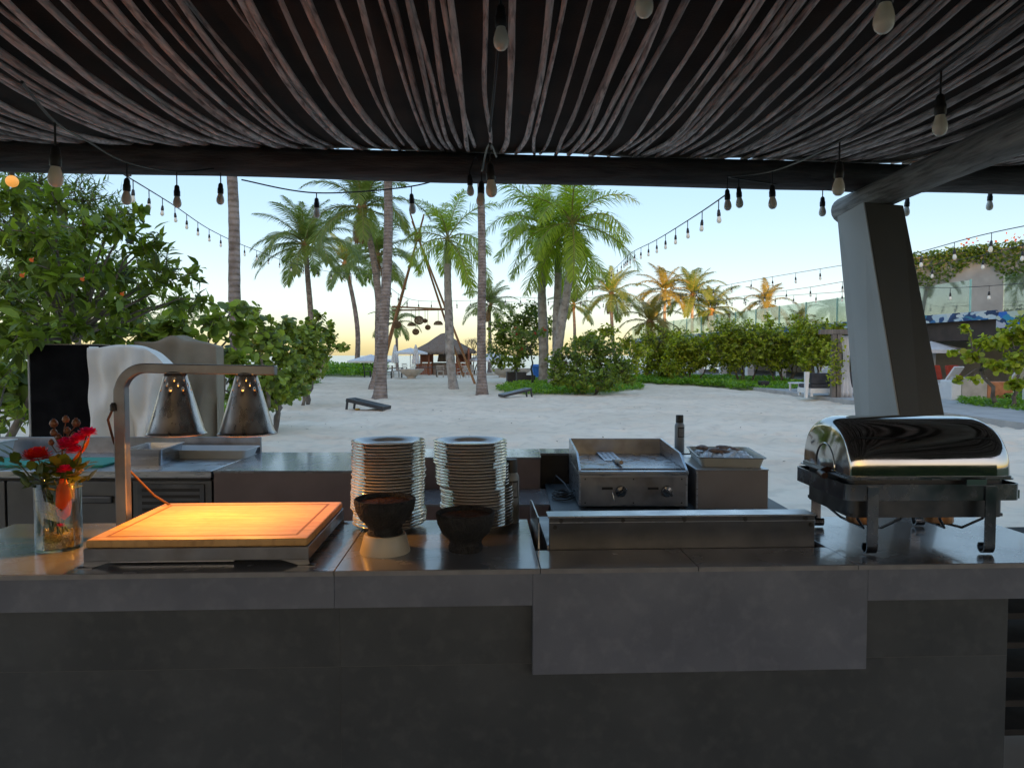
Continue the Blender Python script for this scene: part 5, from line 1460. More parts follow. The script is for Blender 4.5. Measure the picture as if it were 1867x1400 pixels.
palm('far coconut palm behind the right royal palm', (1050, 676), (1046, 560), r=.2, L=3.4, n=16, seed=14, dry=1)
palm('coconut palm with orange brown heart between royal palms and glass terrace', (1126, 680), (1115, 540), r=.20, L=4.0, n=20, seed=15, dry=3, bow=-.2)
palm('short orange yellow palm standing before the right hedge', (1183, 693), (1185, 592), r=.22, L=2.5, n=18, seed=16, fm=M['frond_yellow'], dry=2)
palm('tall sunlit palm behind the glass terrace, leftmost of its cluster', (1212, 672), (1212, 535), r=.24, L=5.0, n=17, seed=17, fm=M['frond_yellow'], dry=1)
palm('tall green palm with upright crown behind the glass terrace', (1262, 672), (1262, 540), r=.24, L=5.2, n=20, seed=18, dry=1)
palm('dark green palm at the right of the cluster behind the glass terrace', (1300, 672), (1298, 568), r=.24, L=4.6, n=18, seed=19, dry=1)
palm('bright orange sunlit palm standing alone above the terrace railing', (1400, 674), (1398, 556), r=.22, L=3.8, n=16, seed=20, fm=M['frond_yellow'], dry=1)
palm('small sunlit palm seen through the glass railing', (1465, 674), (1463, 590), r=.2, L=3.2, n=13, seed=21, fm=M['frond_yellow'], dry=0)

rv = np.random.RandomState(14); n = 9000
P_ = np.stack([rv.uniform(-11, 11, n), np.where(rv.uniform(size=n) < .7, .37, 0) + rv.normal(size=n)*.06, rv.uniform(.05, 2.0, n)], 1)
top_ = rv.uniform(size=n) < .25; P_[top_, 2] = 1.97 + rv.normal(size=top_.sum())*.05; P_[top_, 1] = rv.uniform(-.45, .38, top_.sum())
Vn, Fn = leaves(P_, norm(rv.normal(size=(n, 3))), norm(rv.normal(size=(n, 3))*.5 + np.array((0, 1, .5))), .13*rv.uniform(.6, 1.2, n), T_QUAD)
tag(link('foliage', np_mesh('foliage', Vn, Fn, M['leaf_dark']), HEDGE), kind='stuff')
# ================================================================== things on the beach
M['pole'] = mat('bamboo_pole', (0.22, 0.105, 0.045), (0.34, 0.18, 0.08), rough=.6, scale=3, stretch=(1,1,.3))
M['thatch'] = mat('thatch', (0.16, 0.125, 0.10), (0.29, 0.235, 0.19), rough=.95, scale=6, stretch=(6,6,.8), bump=.8, bscale=18, bstretch=(8,8,1))
M['wicker'] = mat('wicker', (0.10, 0.06, 0.03), (0.20, 0.125, 0.06), rough=.8, scale=12)
M['red_wood'] = mat('red_wood', (0.20, 0.065, 0.030), (0.30, 0.105, 0.050), rough=.6, scale=3, stretch=(4,4,.5))
M['brown_stone'] = mat('bar_stone', (0.14, 0.115, 0.09), (0.24, 0.20, 0.165), rough=.9, scale=3, bump=.5, bscale=14)
M['concrete'] = mat('pale_concrete', (0.40, 0.37, 0.32), (0.52, 0.48, 0.43), rough=.9, scale=3, bump=.2, bscale=20)
M['charcoal'] = mat('charcoal_paint', (0.018, 0.020, 0.025), (0.030, 0.032, 0.038), rough=.5, scale=5)
M['white_paint'] = mat('white_paint', (0.70, 0.71, 0.70), (0.80, 0.80, 0.79), rough=.6, scale=3)
M['white_fabric'] = mat('white_fabric', (0.66, 0.68, 0.70), (0.78, 0.79, 0.80), rough=.9, scale=3)
M['grey_cushion'] = mat('grey_cushion', (0.045, 0.045, 0.052), (0.07, 0.07, 0.08), rough=.9, scale=6)
M['terracotta'] = mat('terracotta', (0.42, 0.16, 0.07), (0.55, 0.23, 0.11), rough=.85, scale=5)
M['blue'] = mat('blue_plastic', (0.01, 0.11, 0.42), (0.015, 0.15, 0.52), rough=.4, scale=4)
M['beige_wall'] = mat('beige_wall', (0.40, 0.375, 0.34), (0.50, 0.475, 0.43), rough=.9, scale=2, bump=.1)
M['dark_brown'] = mat('dark_brown_beam', (0.045, 0.028, 0.022), (0.07, 0.045, 0.035), rough=.6, scale=3)
M['grey_wood'] = mat('grey_wood', (0.13, 0.115, 0.10), (0.22, 0.195, 0.175), rough=.85, scale=4, stretch=(4,4,.5))

# ---- cornhole boards
def cornhole(label, loc, rz, bag=False):
    t = thing('cornhole_board', label, 'game board', loc, rz, 'cornhole boards on the sand')
    L, W, hi = 1.22, .61, .33; th = .045
    a = math.atan2(hi-.09, L)
    Mx = Matrix.Rotation(a, 4, 'Y')
    # board with a real hole: ring of quads round the hole
    n = 24; hc = (-(L/2-.23)*0 + .0, 0)
    b = MB(); hx = L - .23; V = []
    def edge(an):
        c, s = math.cos(an), math.sin(an)
        x1 = L if c > 0 else 0
        tx = (x1-hx)/c if abs(c) > 1e-6 else 9e9; ty = (math.copysign(W/2, s))/s if abs(s) > 1e-6 else 9e9
        q = min(abs(tx), abs(ty)); return (hx + c*q, s*q)
    angs = sorted([2*math.pi*k/n for k in range(n)] + [math.atan2(sy*W/2, x_-hx) % (2*math.pi) for sy in (-1, 1) for x_ in (0, L)])
    n = len(angs)
    for z in (.0, .014):
        for an in angs: V.append((hx + .076*math.cos(an), .076*math.sin(an), z))
        for an in angs: V.append((*edge(an), z))
    Fc = []
    for k in range(n):
        j = (k+1) % n
        Fc += [(2*n+k, 2*n+n+k, 2*n+n+j, 2*n+j), (k, j, n+j, n+k), (k, 2*n+k, 2*n+j, j), (n+k, n+j, 3*n+j, 3*n+k)]
    R_ = Matrix.Translation((0, 0, .085)) @ Matrix.Rotation(-a, 4, 'Y')
    b.add([R_ @ Vector(v) for v in V], Fc)
    b.build('top', M['charcoal'] if not bag else mat('faded_board', (.10,.115,.135), (.16,.175,.195), rough=.45, scale=3), t, recalc=True)
    f = MB()
    for (x0, x1, y0, y1) in ((0, L, -W/2, -W/2+.03), (0, L, W/2-.03, W/2), (0, .03, -W/2+.03, W/2-.03), (L-.03, L, -W/2+.03, W/2-.03)):
        f.box(x0, x1, y0, y1, -.085, -.0005, R_)
    f.build('frame', M['charcoal'], t)
    for s in (-1, 1):
        MB().beam((L*.96, s*(W/2-.05), hi-.02), (L*1.0, s*(W/2-.05), -.06), .04, .06).build('leg', M['charcoal'], t)
    return t
p = onz(706, 748, -.05); cornhole('black cornhole board left of centre, raised end to the left', (p.x, p.y, gz(p.x, p.y)+.02), rad(166))
p = onz(913, 725, -.05); cornhole('worn grey cornhole board beside the centre palm trunk, raised end to the right', (p.x, p.y, gz(p.x, p.y)+.02), rad(22), True)
p = onz(651, 748, -.05)
b = MB().blob((0, 0, 0), .09, .08, .03, 12, 8, .08, random.Random(1))
tag(b.build('bean_bag', mat('mustard_bag', (.35,.22,.04), (.42,.28,.06), rough=.9, scale=20), None, smooth=60, loc=(p.x, p.y+.05, gz(p.x, p.y)+.03)), 'small mustard bean bag under the black cornhole board', 'bean bag')

# ---- tripod of long poles with a ring of woven lanterns
tp = thing('pole_tripod', 'tall leaning tripod of brown bamboo poles on the sand', 'tripod', onz(790, 690, -.05).xy.to_3d())
base = tp.location.copy()
apex = at(762, 432, 39.5)
feet = [onz(866, 700, -.05), onz(686, 700, -.05), at(693, 690, 43), at(845, 686, 46)]
for k, fpt in enumerate(feet):
    d = (apex - fpt).normalized()
    a, b_ = fpt - base, apex + d*(.9 + .2*k) - base
    MB().tube([a.lerp(b_, q/6) for q in range(7)], [.075, .072, .068, .064, .06, .053, .042], 8).build('pole', M['pole'], tp, smooth=60)
def on_leg(k, z):
    f = feet[k]; t_ = (z - f.z)/(apex.z - f.z); return f.lerp(apex, t_)
zr = at(760, 562, 39.5).z
ring = [on_leg(k, zr + (.12 if k % 2 else 0)) for k in (0, 1, 2, 3)]
for i in range(4):
    a, b_ = ring[i] - base, ring[(i+1) % 4] - base
    d = (b_-a).normalized()*.35
    MB().tube([a-d, b_+d], .05, 7).build('crossbar', M['pole'], tp, smooth=60)
MB().lathe([(.20, -.25), (.22, 0), (.20, .25)], 10, apex - base).build('lashing', M['wicker'], tp, smooth=60)
def lantern(label, px, py, Y, rpx, bell=False):
    c = at(px, py, Y); R_ = rpx*Y/F
    t = thing('woven_lantern', label, 'lantern', c, 0, 'woven lanterns hanging from the pole tripod')
    # open basket of hoops
    for k in range(9):
        a = math.pi*k/9
        pts = [Vector((R_*math.cos(q)*math.cos(a), R_*math.cos(q)*math.sin(a), R_*math.sin(q)*(.9 if not bell else .8))) for q in np.linspace(0 if bell else -math.pi, math.pi, 25)]
        if k < (9 if not bell else 9): MB().tube(pts, .018, 4, False).build('hoop', M['wicker'], t)
    for k, zz in enumerate(np.linspace(-.8 if not bell else .0, .8, 7 if not bell else 4)):
        rr_ = R_*math.sqrt(max(.02, 1-zz*zz))
        MB().tube([Vector((rr_*math.cos(q), rr_*math.sin(q), zz*R_*.9)) for q in np.linspace(0, 2*math.pi, 21)], .016, 4, False).build('band', M['wicker'], t)
    MB().tube([(0, 0, R_*.8), (0, 0, max(.4, zr - c.z))], .012, 4).build('hanging_rope', M['wicker'], t)
lantern('largest woven ball lantern in the middle of the pole tripod', 764, 584, 40, 8.5)
lantern('woven ball lantern at the left leg of the pole tripod', 724, 592, 39.5, 7.5)
lantern('lowest woven ball lantern under the pole tripod', 758, 605, 39.8, 6)
lantern('small woven ball lantern just right of the largest one', 780, 597, 39.8, 4.8)
lantern('tiny woven ball lantern touching the largest one', 775, 585, 41, 4)
lantern('bell shaped open wicker lantern at the right of the tripod', 799, 592, 40, 8, True)
lantern('bell shaped open wicker lantern left of the largest ball', 750, 594, 41, 7, True)

# ---- thatched beach bar
hc = onz(806, 684, -.05); hut = thing('thatched_bar', 'small thatched beach bar under a shaggy palm roof', 'bar', (hc.x, hc.y+1.8, -.1))
s = hc.y/F
RW = 60*s; z_e, z_a = at(800, 640, hc.y).z, at(808, 607, hc.y).z
rr_ = random.Random(5)
b = MB(); NS = 48
rows = [(0.02, 1.0), (.10, .97), (.28, .74), (.52, .46), (.78, .22), (1.0, 0.0), (1.02, -.10)]
V = []
for (q, h_) in rows:
    for k in range(NS):
        a = 2*math.pi*k/NS; j = 1 + rr_.uniform(-.03, .03)*(q > .1)
        V.append((RW*q*math.cos(a)*j, RW*.75*q*math.sin(a)*j, z_e + (z_a-z_e)*h_ + rr_.uniform(-.05, .05) + .1))
Fc = [(i*NS+k, (i+1)*NS+k, (i+1)*NS+(k+1) % NS, i*NS+(k+1) % NS) for i in range(len(rows)-1) for k in range(NS)]
b.add(V, Fc); rf = b.build('roof', M['thatch'], hut, smooth=40)
so = rf.modifiers.new('t', 'SOLIDIFY'); so.thickness = .25; so.offset = -1
fr = MB()
for k in range(420):
    a = rr_.uniform(0, 6.283); q = rr_.choice((1.0, 1.0, .98, .8, .55)); L_ = rr_.uniform(.15, .42)
    z0 = z_e + .1 + (z_a-z_e)*np.interp(q, [.52, .78, 1.0], [.46, .22, 0]) + .02
    p = Vector((RW*q*math.cos(a), RW*.75*q*math.sin(a), z0)); o_ = Vector((math.cos(a)*1.02, .75*math.sin(a), 0)); sd = Vector((-math.sin(a), math.cos(a), 0))*.05
    e = p + o_*L_*.45 + Vector((0, 0, -L_*.8))
    fr.add([p-sd, p+sd, e+sd*.3, e-sd*.3], [(0,1,2,3)])
tag(fr.build('thatch_fringe', M['thatch'], rf), kind='stuff')
for x in (-.78, -.42, .45, .80):
    for y in (-.5, .5): MB().tube([(RW*x, RW*y, 0), (RW*x, RW*y, z_e+.35)], .09, 8).build('post', M['red_wood'], hut, smooth=60)
MB().box(-RW*.30, RW*.25, -RW*.45, -RW*.15, 0, 1.02).build('counter_front', M['brown_stone'], hut, bevel=.02)
MB().box(-RW*.34, RW*.29, -RW*.50, -RW*.10, 1.025, 1.09).build('counter_top', M['charcoal'], hut, bevel=.01)
for x0, x1 in ((-.80, -.32), (.32, .82)):
    for k in range(8):
        xa = RW*(x0 + (x1-x0)*k/8)
        MB().box(xa, xa + RW*(x1-x0)/8-.02, -RW*.50, -RW*.46, .1, 1.0).build('plank', M['red_wood'], hut)
    MB().box(RW*x0-.05, RW*x1+.05, -RW*.54, -RW*.38, 1.005, 1.06).build('side_counter', M['pole'], hut, bevel=.01)
    MB().box(RW*x0+.1, RW*x1-.1, RW*.1, RW*.14, 1.1, 2.0).build('shelf_panel', M['red_wood'], hut)
b = MB().prism([(-.55, 1.15), (.55, 1.15), (.38, 2.3), (-.38, 2.3)], lambda x, z: Vector((x*1.3+.1, .2, z)), lambda x, z: Vector((x*1.3+.1, 1.0, z)))
b.build('cooking_hood', M['brown_stone'], hut, recalc=True)

# ---- concrete bowls
def cbowl(label, px, py, wpx):
    p = onz(px, py, -.05); R_ = wpx/2*p.y/F
    t = thing('concrete_bowl', label, 'planter', (p.x, p.y, gz(p.x, p.y)), 0, 'concrete fire bowls')
    MB().lathe([(0, R_*.18), (R_*.34, R_*.18), (R_*.40, R_*.16), (R_*.80, R_*.44), (R_, R_*.66), (R_*1.0, R_*.74), (R_*.93, R_*.74), (R_*.80, R_*.60), (0, R_*.5)], 32).build('bowl', M['concrete'], t, smooth=50)
    MB().lathe([(R_*.36, -.05), (R_*.33, R_*.17), (0, R_*.17)], 20).build('foot', M['concrete'], t, smooth=40)
cbowl('wide concrete bowl left of the thatched bar', 750, 690, 46)
cbowl('wide concrete bowl right of the centre palm trunk', 917, 688, 46)
cbowl('low concrete bowl half hidden behind the black crates', 950, 686, 40)

# ---- tables and chairs round the bar
def chair(label, px, py, m, rz, s=1.0):
    p = onz(px, py, -.05)
    t = thing('beach_chair', label, 'chair', (p.x, p.y, gz(p.x, p.y)), rz, 'chairs round the beach bar')
    for x in (-.22, .22):
        for y in (-.22, .22): MB().beam((x, y, 0), (x*.95, y*.95, .45), .04, .04).build('leg', m, t)
    MB().box(-.25, .25, -.25, .25, .43, .48).build('seat', m, t, bevel=.01)
    b = MB()
    for k in range(6): b.beam((-.24+.096*k, .24, .48), (-.25+.1*k, .31, .86), .025, .025)
    b.build('back_slats', m, t)
    MB().beam((-.28, .31, .86), (.28, .31, .86), .05, .05).build('back_rail', m, t)
    for x in (-.27, .27): MB().beam((x, -.22, .66), (x, .27, .68), .04, .035).build('arm_rest', m, t)
    t.scale = (s,)*3
    return t
for q in ((803, 688, M['concrete'], .2, 'pale open backed chair left of the lone royal palm foot'), (842, 690, M['concrete'], -.4, 'pale open backed chair right of the lone royal palm foot'), (855, 688, M['concrete'], .9, 'pale open backed chair behind the foot of the bamboo pole'), (866, 685, M['concrete'], 2.0, 'pale open backed chair next to the centre palm trunk'),
          (722, 688, M['concrete'], 1.6, 'pale chair at the table left of the concrete bowl'), (738, 676, M['charcoal'], .3, 'black chair behind the left concrete bowl'), (753, 676, M['charcoal'], -.3, 'second black chair behind the left concrete bowl'), (857, 676, M['charcoal'], .2, 'black chair behind the pale chairs right of the bar'),
          (670, 688, M['charcoal'], 1.9, 'black chair beside the tall coconut palm foot'), (708, 690, M['charcoal'], -1.5, 'black chair just right of the bare palm trunk'), (846, 678, M['charcoal'], 1.0, 'black chair at the right corner of the thatched bar')):
    chair(q[4], q[0], q[1], q[2], q[3])
def table(label, px, py, w, d, m):
    p = onz(px, py, -.05)
    t = thing('beach_table', label, 'table', (p.x, p.y, gz(p.x, p.y)), .1, 'tables round the beach bar')
    MB().box(-w/2, w/2, -d/2, d/2, .71, .75).build('top', m, t, bevel=.01)
    for x in (-1, 1):
        for y in (-1, 1): MB().beam((x*(w/2-.06), y*(d/2-.06), 0), (x*(w/2-.06), y*(d/2-.06), .71), .06, .06).build('leg', M['charcoal'], t)
table('dark table with pale top between the bare trunk and the concrete bowl', 714, 689, 1.6, .9, M['grey_wood'])
table('black table before the counter of the thatched bar', 777, 687, 1.7, .9, M['charcoal'])
table('black table by the sea right of the curved palm', 660, 678, 2.4, .9, M['charcoal'])
table('black table behind the pale chairs right of the bar', 845, 682, 1.5, .9, M['charcoal'])

# ---- beach umbrellas
def umbrella(label, px, py_top, Y, R_, open_=True, m=None):
    c = at(px, py_top, Y); t = thing('beach_umbrella', label, 'umbrella', (c.x, c.y, gz(c.x, c.y)), .2, 'beach umbrellas')
    H = c.z - t.location.z
    MB().tube([(0, 0, 0), (0, 0, H)], .03, 8).build('pole', M['white_paint'], t, smooth=60)
    if open_:
        n = 8; V = [(0, 0, H)] + [(R_*math.cos(2*math.pi*k/n), R_*math.sin(2*math.pi*k/n), H-.28*R_) for k in range(n)] + [(R_*math.cos(2*math.pi*k/n), R_*math.sin(2*math.pi*k/n), H-.28*R_-.15) for k in range(n)]
        Fc = [(0, 1+k, 1+(k+1) % n) for k in range(n)] + [(1+k, 9+k, 9+(k+1) % n, 1+(k+1) % n) for k in range(n)]
        o = MB().add(V, Fc).build('canopy', m or M['white_fabric'], t)
        so = o.modifiers.new('t', 'SOLIDIFY'); so.thickness = .01
        for k in range(n): MB().tube([(0, 0, H-.03), (R_*.99*math.cos(2*math.pi*k/n), R_*.99*math.sin(2*math.pi*k/n), H-.28*R_-.03)], .012, 5).build('rib', M['white_paint'], t)
    else:
        b = MB(); n = 16
        prof = [(.03, H), (.10, H-.25), (.20, H-.9), (.27, H-1.5), (.20, H-1.55)]
        V = [(r_*(1+.25*math.cos(k*math.pi))*math.cos(2*math.pi*k/n), r_*(1+.25*math.cos(k*math.pi))*math.sin(2*math.pi*k/n), z) for r_, z in prof for k in range(n)]
        Fc = [(i*n+k, i*n+(k+1) % n, (i+1)*n+(k+1) % n, (i+1)*n+k) for i in range(len(prof)-1) for k in range(n)]
        b.add(V, Fc).build('folded_canopy', m or M['white_fabric'], t)
    return t
umbrella('open white umbrella left of the thatched bar', 748, 634, 58, 1.4)
umbrella('folded white umbrella at the left post of the bar', 758, 628, 57, 1, False)
umbrella('folded white umbrella left of the small far palm', 720, 628, 60, 1, False)
umbrella('open white umbrella seen between the far palm trunks', 676, 646, 62, 2.0)
umbrella('folded taupe umbrella behind the left hedge tip', 585, 632, 50, 1, False, M['taupe_cloth'])
umbrella('open white umbrella seen behind the dark bushy tree', 897, 642, 62, 2.4)
umbrella('open pale umbrella right of the leaning column', 1698, 622, 33, 1.45)

# ---- small things on the sand
def bin_(label, px, py, s=1.0):
    p = onz(px, py, -.05); t = thing('blue_bin', label, 'bin', (p.x, p.y, gz(p.x, p.y)), .3, 'blue waste bins')
    V = []
    for (h_, z) in ((.22, 0), (.30, .85)): V += [(-h_, -h_, z), (h_, -h_, z), (h_, h_, z), (-h_, h_, z)]
    MB().add(V, [(3,2,1,0),(4,5,6,7),(0,1,5,4),(1,2,6,5),(2,3,7,6),(3,0,4,7)]).build('body', M['blue'], t, bevel=.03)
    MB().prism([(-.33, .86), (.33, .86), (.30, .95), (-.1, 1.08), (-.33, .95)], lambda y, z: Vector((-.33, y, z)), lambda y, z: Vector((.33, y, z))).build('lid', M['blue'], t, bevel=.02, recalc=True)
    t.scale = (s,)*3
bin_('blue bin beside the red brown door at the left hedge', 549, 691, .95)
bin_('blue bin behind the slim reddish tree', 977, 691, .95)
p = onz(563, 690, -.05); dr = thing('red_brown_door', 'red brown wooden gate panel behind the coconut palm foot', 'gate', (p.x, p.y+.6, gz(p.x, p.y)))
for k in range(6): MB().box(-.32+k*.17, -.165+k*.17, 0, .05, 0, 1.55).build('board', M['red_wood'], dr, bevel=.004)
MB().box(-.36, .74, .052, .10, .3, .42).build('cross_rail', M['red_wood'], dr); MB().box(-.36, .74, .052, .10, 1.15, 1.27).build('cross_rail', M['red_wood'], dr)
for i, (px, py, h_, lab) in enumerate(((932, 697, .62, 'leftmost black crate behind the grass patch'), (950, 699, .62, 'middle black crate behind the grass patch'), (966, 698, .42, 'lowest black crate beside the slim tree'))):
    p = onz(px, py, -.05); t = thing('black_crate', lab, 'crate', (p.x, p.y, gz(p.x, p.y)), .15, 'black crates')
    MB().box(-.28, .28, -.25, .25, 0, h_).build('body', M['charcoal'], t, bevel=.015)
    MB().box(-.30, .30, -.27, .27, h_+.002, h_+.05).build('lid', M['charcoal'], t, bevel=.01)
p = onz(1395, 712, -.05); t = thing('black_cube_speaker', 'black cube speaker on the sand before the right hedge', 'speaker', (p.x, p.y+.2, gz(p.x, p.y)), .08)
MB().box(-.20, .20, -.2, .2, 0, .44).build('body', M['black'], t, bevel=.02)
MB().box(-.175, .175, -.207, -.2015, .03, .41).build('grille', M['charcoal'], t, bevel=.005)
MB().ring([(.12, 0), (.13, .006), (.10, .006), (.10, 0)], 24).build('driver', M['black_iron'], t, loc=(0, -.209, .21), rot=(rad(90), 0, 0))
p = onz(1000, 707, -.05)
tag(MB().blob((0, 0, 0), .26, .20, .13, 14, 9, .08, random.Random(6)).build('rock', M['concrete'], None, smooth=60, loc=(p.x, p.y, gz(p.x, p.y)+.05)), 'pale round rock in the grass before the royal palms', 'rock')
# bare little tree right of the bar
p = onz(862, 684, -.05); bt = thing('bare_tree', 'thin bare branched tree right of the thatched bar', 'tree', (p.x, p.y+2, gz(p.x, p.y)))
rr_ = random.Random(31); b = MB()
def grow(p, d, L, r, n):
    e = p + d*L; b.tube([p, p.lerp(e, .5)+Vector((rr_.uniform(-1,1), rr_.uniform(-1,1), 0))*L*.06, e], [r, r*.85, r*.7], 5, False)
    if n:
        for _ in range(3):
            grow(e, (d + Vector((rr_.uniform(-.8,.8), rr_.uniform(-.8,.8), rr_.uniform(-.1,.5)))).normalized(), L*.68, r*.6, n-1)
for k in range(3): grow(Vector((0, 0, 0)), Vector((rr_.uniform(-.4,.4), rr_.uniform(-.3,.3), 1)).normalized(), 1.25, .06, 4)
b.build('trunk', M['twig'], bt)
pl = np.array([v for v in b.v])[-900:]
sel = rr_.sample(range(len(pl)), 260)
Vn, Fn = leaves(pl[sel], norm(np.random.RandomState(1).normal(size=(260,3))), np.tile((0,0,1.), (260,1)), np.full(260, .16), T_QUAD)
tag(link('foliage', np_mesh('foliage', Vn, Fn, M['leaf_redtip']), bt), kind='stuff')

# ================================================================== terrace building on the right
g0, g1 = Vector((12.6, 44.0, 0)), Vector((15.35, 22.4, 0))           # facade line, far to near
fd_ = (g1-g0).normalized(); fn = Vector((-fd_.y, fd_.x, 0))          # fn points away from the beach
if fn.x < 0: fn = -fn
FL = (g1-g0).length
tb = thing('terrace_building', 'low lounge building with painted roof edge and glass railing at the right', 'building', g0, math.atan2(fd_.y, fd_.x))
# local x runs along the facade towards the camera; local y to the beach side sign:
tb.scale = (1.3,)*3; tb.location = (g0.x*1.3, g0.y*1.3, 1.6-1.3*1.6)
sy = 1 if (Matrix.Rotation(math.atan2(fd_.y, fd_.x), 3, 'Z') @ Vector((0, 1, 0))).dot(fn) > 0 else -1
M['mural'] = voromat('blue_mural', [(.02,.05,.13), (.04,.18,.40), (.55,.66,.72), (.05,.24,.36), (.70,.74,.72), (.03,.08,.22)], 4.0, stretch=(1,1,2))
M['mural2'] = voromat('bright_mural', [(.60,.66,.55), (.03,.17,.60), (.62,.62,.22), (.50,.62,.62), (.04,.30,.50), (.55,.55,.62), (.02,.05,.14)], 3.2)
def ybox(b, x0, x1, d0, d1, z0, z1):
    a, c = sorted((sy*d0, sy*d1)); return b.box(x0, x1, a, c, z0, z1)
ybox(MB(), -18, FL, -.15, 9, 2.76, 2.90).build('roof_slab', M['concrete'], tb)
for k in range(9):
    xa = -18 + k*(FL+18)/9
    ybox(MB(), xa+.01, xa+(FL+18)/9-.01, -.20, -.152, 2.74, 3.02).build('painted_edge', M['mural'], tb)
ybox(MB(), -18, FL-.2, .0, .35, 2.10, 2.755).build('dark_beam', M['dark_brown'], tb)
for k in range(12):
    xa = -17.5 + k*3.55
    if xa > FL-.5: break
    ybox(MB(), xa, xa+.35, .05, .45, 0, 2.095).build('post', M['white_paint'], tb, bevel=.02)
ybox(MB(), -18, FL+2, 8.0, 8.3, 0, 2.755).build('rear_wall', M['beige_wall'], tb)
for k in range(16):
    xa = -17.8 + k*2.55
    if xa > FL-2.3: break
    ybox(MB(), xa, xa+2.50, .02, .035, 2.905, 4.10).build('glass_panel', M['rail_glass'], tb)
    ybox(MB(), xa+2.505, xa+2.54, .0, .05, 2.905, 4.12).build('glass_fin', mat('glass_edge', (.22,.52,.48), (.30,.60,.55), rough=.2, scale=3) if k == 0 else bpy.data.materials['glass_edge'], tb)
# stepped stair side with mural at the near end
stp = [(FL, 2.95), (FL, 2.45), (FL+.5, 2.45), (FL+.5, 2.15), (FL+1.1, 2.15), (FL+1.1, 1.75), (FL+6, 1.4), (FL+6, 2.95)]
MB().prism(stp, lambda x, z: Vector((x, sy*-.2, z)), lambda x, z: Vector((x, sy*.25, z))).build('stair_wall', M['mural2'], tb, recalc=True)
ybox(MB(), FL+.01, FL+6, .251, 9, 1.5, 1.9).build('stair_slab', M['dark_brown'], tb)
ybox(MB(), FL, FL+6, .02, .035, 2.96, 4.10).build('glass_panel', M['rail_glass'], tb)

# wall with vines behind the terrace
vw = thing('vine_wall', 'tall beige wall with vines and flowers hanging over its top', 'wall', (18.5*1.3, 30.5*1.3, 1.6+1.3*1.3), math.atan2(-7.0, 5.2))
vw.scale = (1.3,)*3
WL = 20
MB().box(-2, WL, -.25, .25, -3.0, 2.9).build('wall', M['beige_wall'], vw)
MB().box(-2, WL, -.30, .30, 2.902, 2.98).build('coping', M['concrete'], vw)
rv = np.random.RandomState(3)
n = 15000
xx = rv.uniform(-2, WL, n); hang = (.35 + 1.15*vnoise(xx*.8, xx*0, 3)**1.6) * rv.uniform(0, 1, n)**1.5 * 1.5
side_ = np.where(rv.uniform(size=n) < .85, -.28, .2)
P_ = np.stack([xx, side_ + rv.normal(size=n)*.07, 3.12 - hang + rv.uniform(-.1, .12, n)], 1)
D_ = norm(np.stack([rv.normal(size=n), rv.normal(size=n)-.4, rv.uniform(-1, .3, n)], 1)); N_ = norm(rv.normal(size=(n, 3))*.6 + np.array((0, -1, .5)))
Vn, Fn = leaves(P_, D_, N_, .14*rv.uniform(.6, 1.2, n), T_QUAD)
tag(link('vines', np_mesh('vines', Vn, Fn, leafmat('vine_leaf', (.07,.14,.02), (.17,.26,.035), .3)), vw), kind='stuff')
n = 160
xx = rv.choice([1.0, 2.4, 3.1, 4.8, 6.5, 8.0, 10, 12], n) + rv.normal(size=n)*.45
P_ = np.stack([xx, rv.normal(size=n)*.2, 3.1 + np.abs(rv.normal(size=n))*.25], 1)
Vn, Fn = leaves(P_, norm(rv.normal(size=(n, 3))), norm(rv.normal(size=(n,3))), .13*np.ones(n), T_QUAD)
tag(link('blossoms', np_mesh('blossoms', Vn, Fn, leafmat('bougainvillea', (.55,.08,.05), (.70,.35,.04), .3)), vw), kind='stuff')

# ---- lounge furniture under and before the terrace
def daybed(label, px, py, Y, w, rz, cm, d=.95):
    p = Vector((at(px, 650, Y).x, Y, .10)); t = thing('daybed', label, 'daybed', p, rz, 'lounge daybeds')
    MB().box(-w/2, w/2, -d/2, d/2, .12, .30).build('base', M['white_paint'], t, bevel=.01)
    MB().box(-w/2+.03, w/2-.03, -d/2+.03, d/2-.03, .305, .45).build('seat_cushion', cm, t, bevel=.04, seg=3)
    nb = max(2, int(round(w/.8)))
    for k in range(nb):
        xa = -w/2+.04 + k*(w-.08)/nb
        MB().box(xa+.01, xa+(w-.08)/nb-.01, -d/2+.02, -d/2+.20, .455, .86).build('back_cushion', cm, t, bevel=.05, seg=3)
    for x in (-w/2+.06, w/2-.06):
        for y in (-d/2+.06, d/2-.06): MB().box(x-.04, x+.04, y-.04, y+.04, 0, .119).build('foot', M['white_paint'], t)
daybed('charcoal cushioned sofa with its back to the sand beyond the right hedge', 1498, 690, 26.5, 1.35, .12, M['grey_cushion'])
daybed('grey sofa half hidden behind the leaning column', 1552, 690, 27.2, 1.2, .1, M['grey_cushion'])
def lounger(label, px, Y, rz, m, z=.1):
    p = Vector((at(px, 650, Y).x, Y, z)); t = thing('sun_lounger', label, 'sun lounger', p, rz, 'white loungers under the terrace')
    MB().box(-.33, .33, -.1, 1.2, .30, .36).build('bed', m, t, bevel=.015)
    R_ = Matrix.Translation((0, -.1, .34)) @ Matrix.Rotation(rad(-58), 4, 'X')
    MB().box(-.33, .33, -.0, .06, 0, .0, R_)
    MB().beam((0, -.12, .34), (0, -.60, 1.05), .66, .07, (0, 1, 0)).build('backrest', m, t, bevel=.015)
    for x in (-.28, .28):
        for y in (-.02, 1.1): MB().box(x-.03, x+.03, y-.03, y+.03, 0, .298).build('leg', M['white_paint'], t)
lounger('white lounger with raised back left of the wooden pillar', 1490, 29.5, .5, M['white_fabric'])
lounger('second white lounger with raised back nearer the wooden pillar', 1512, 29.0, .5, M['white_fabric'])
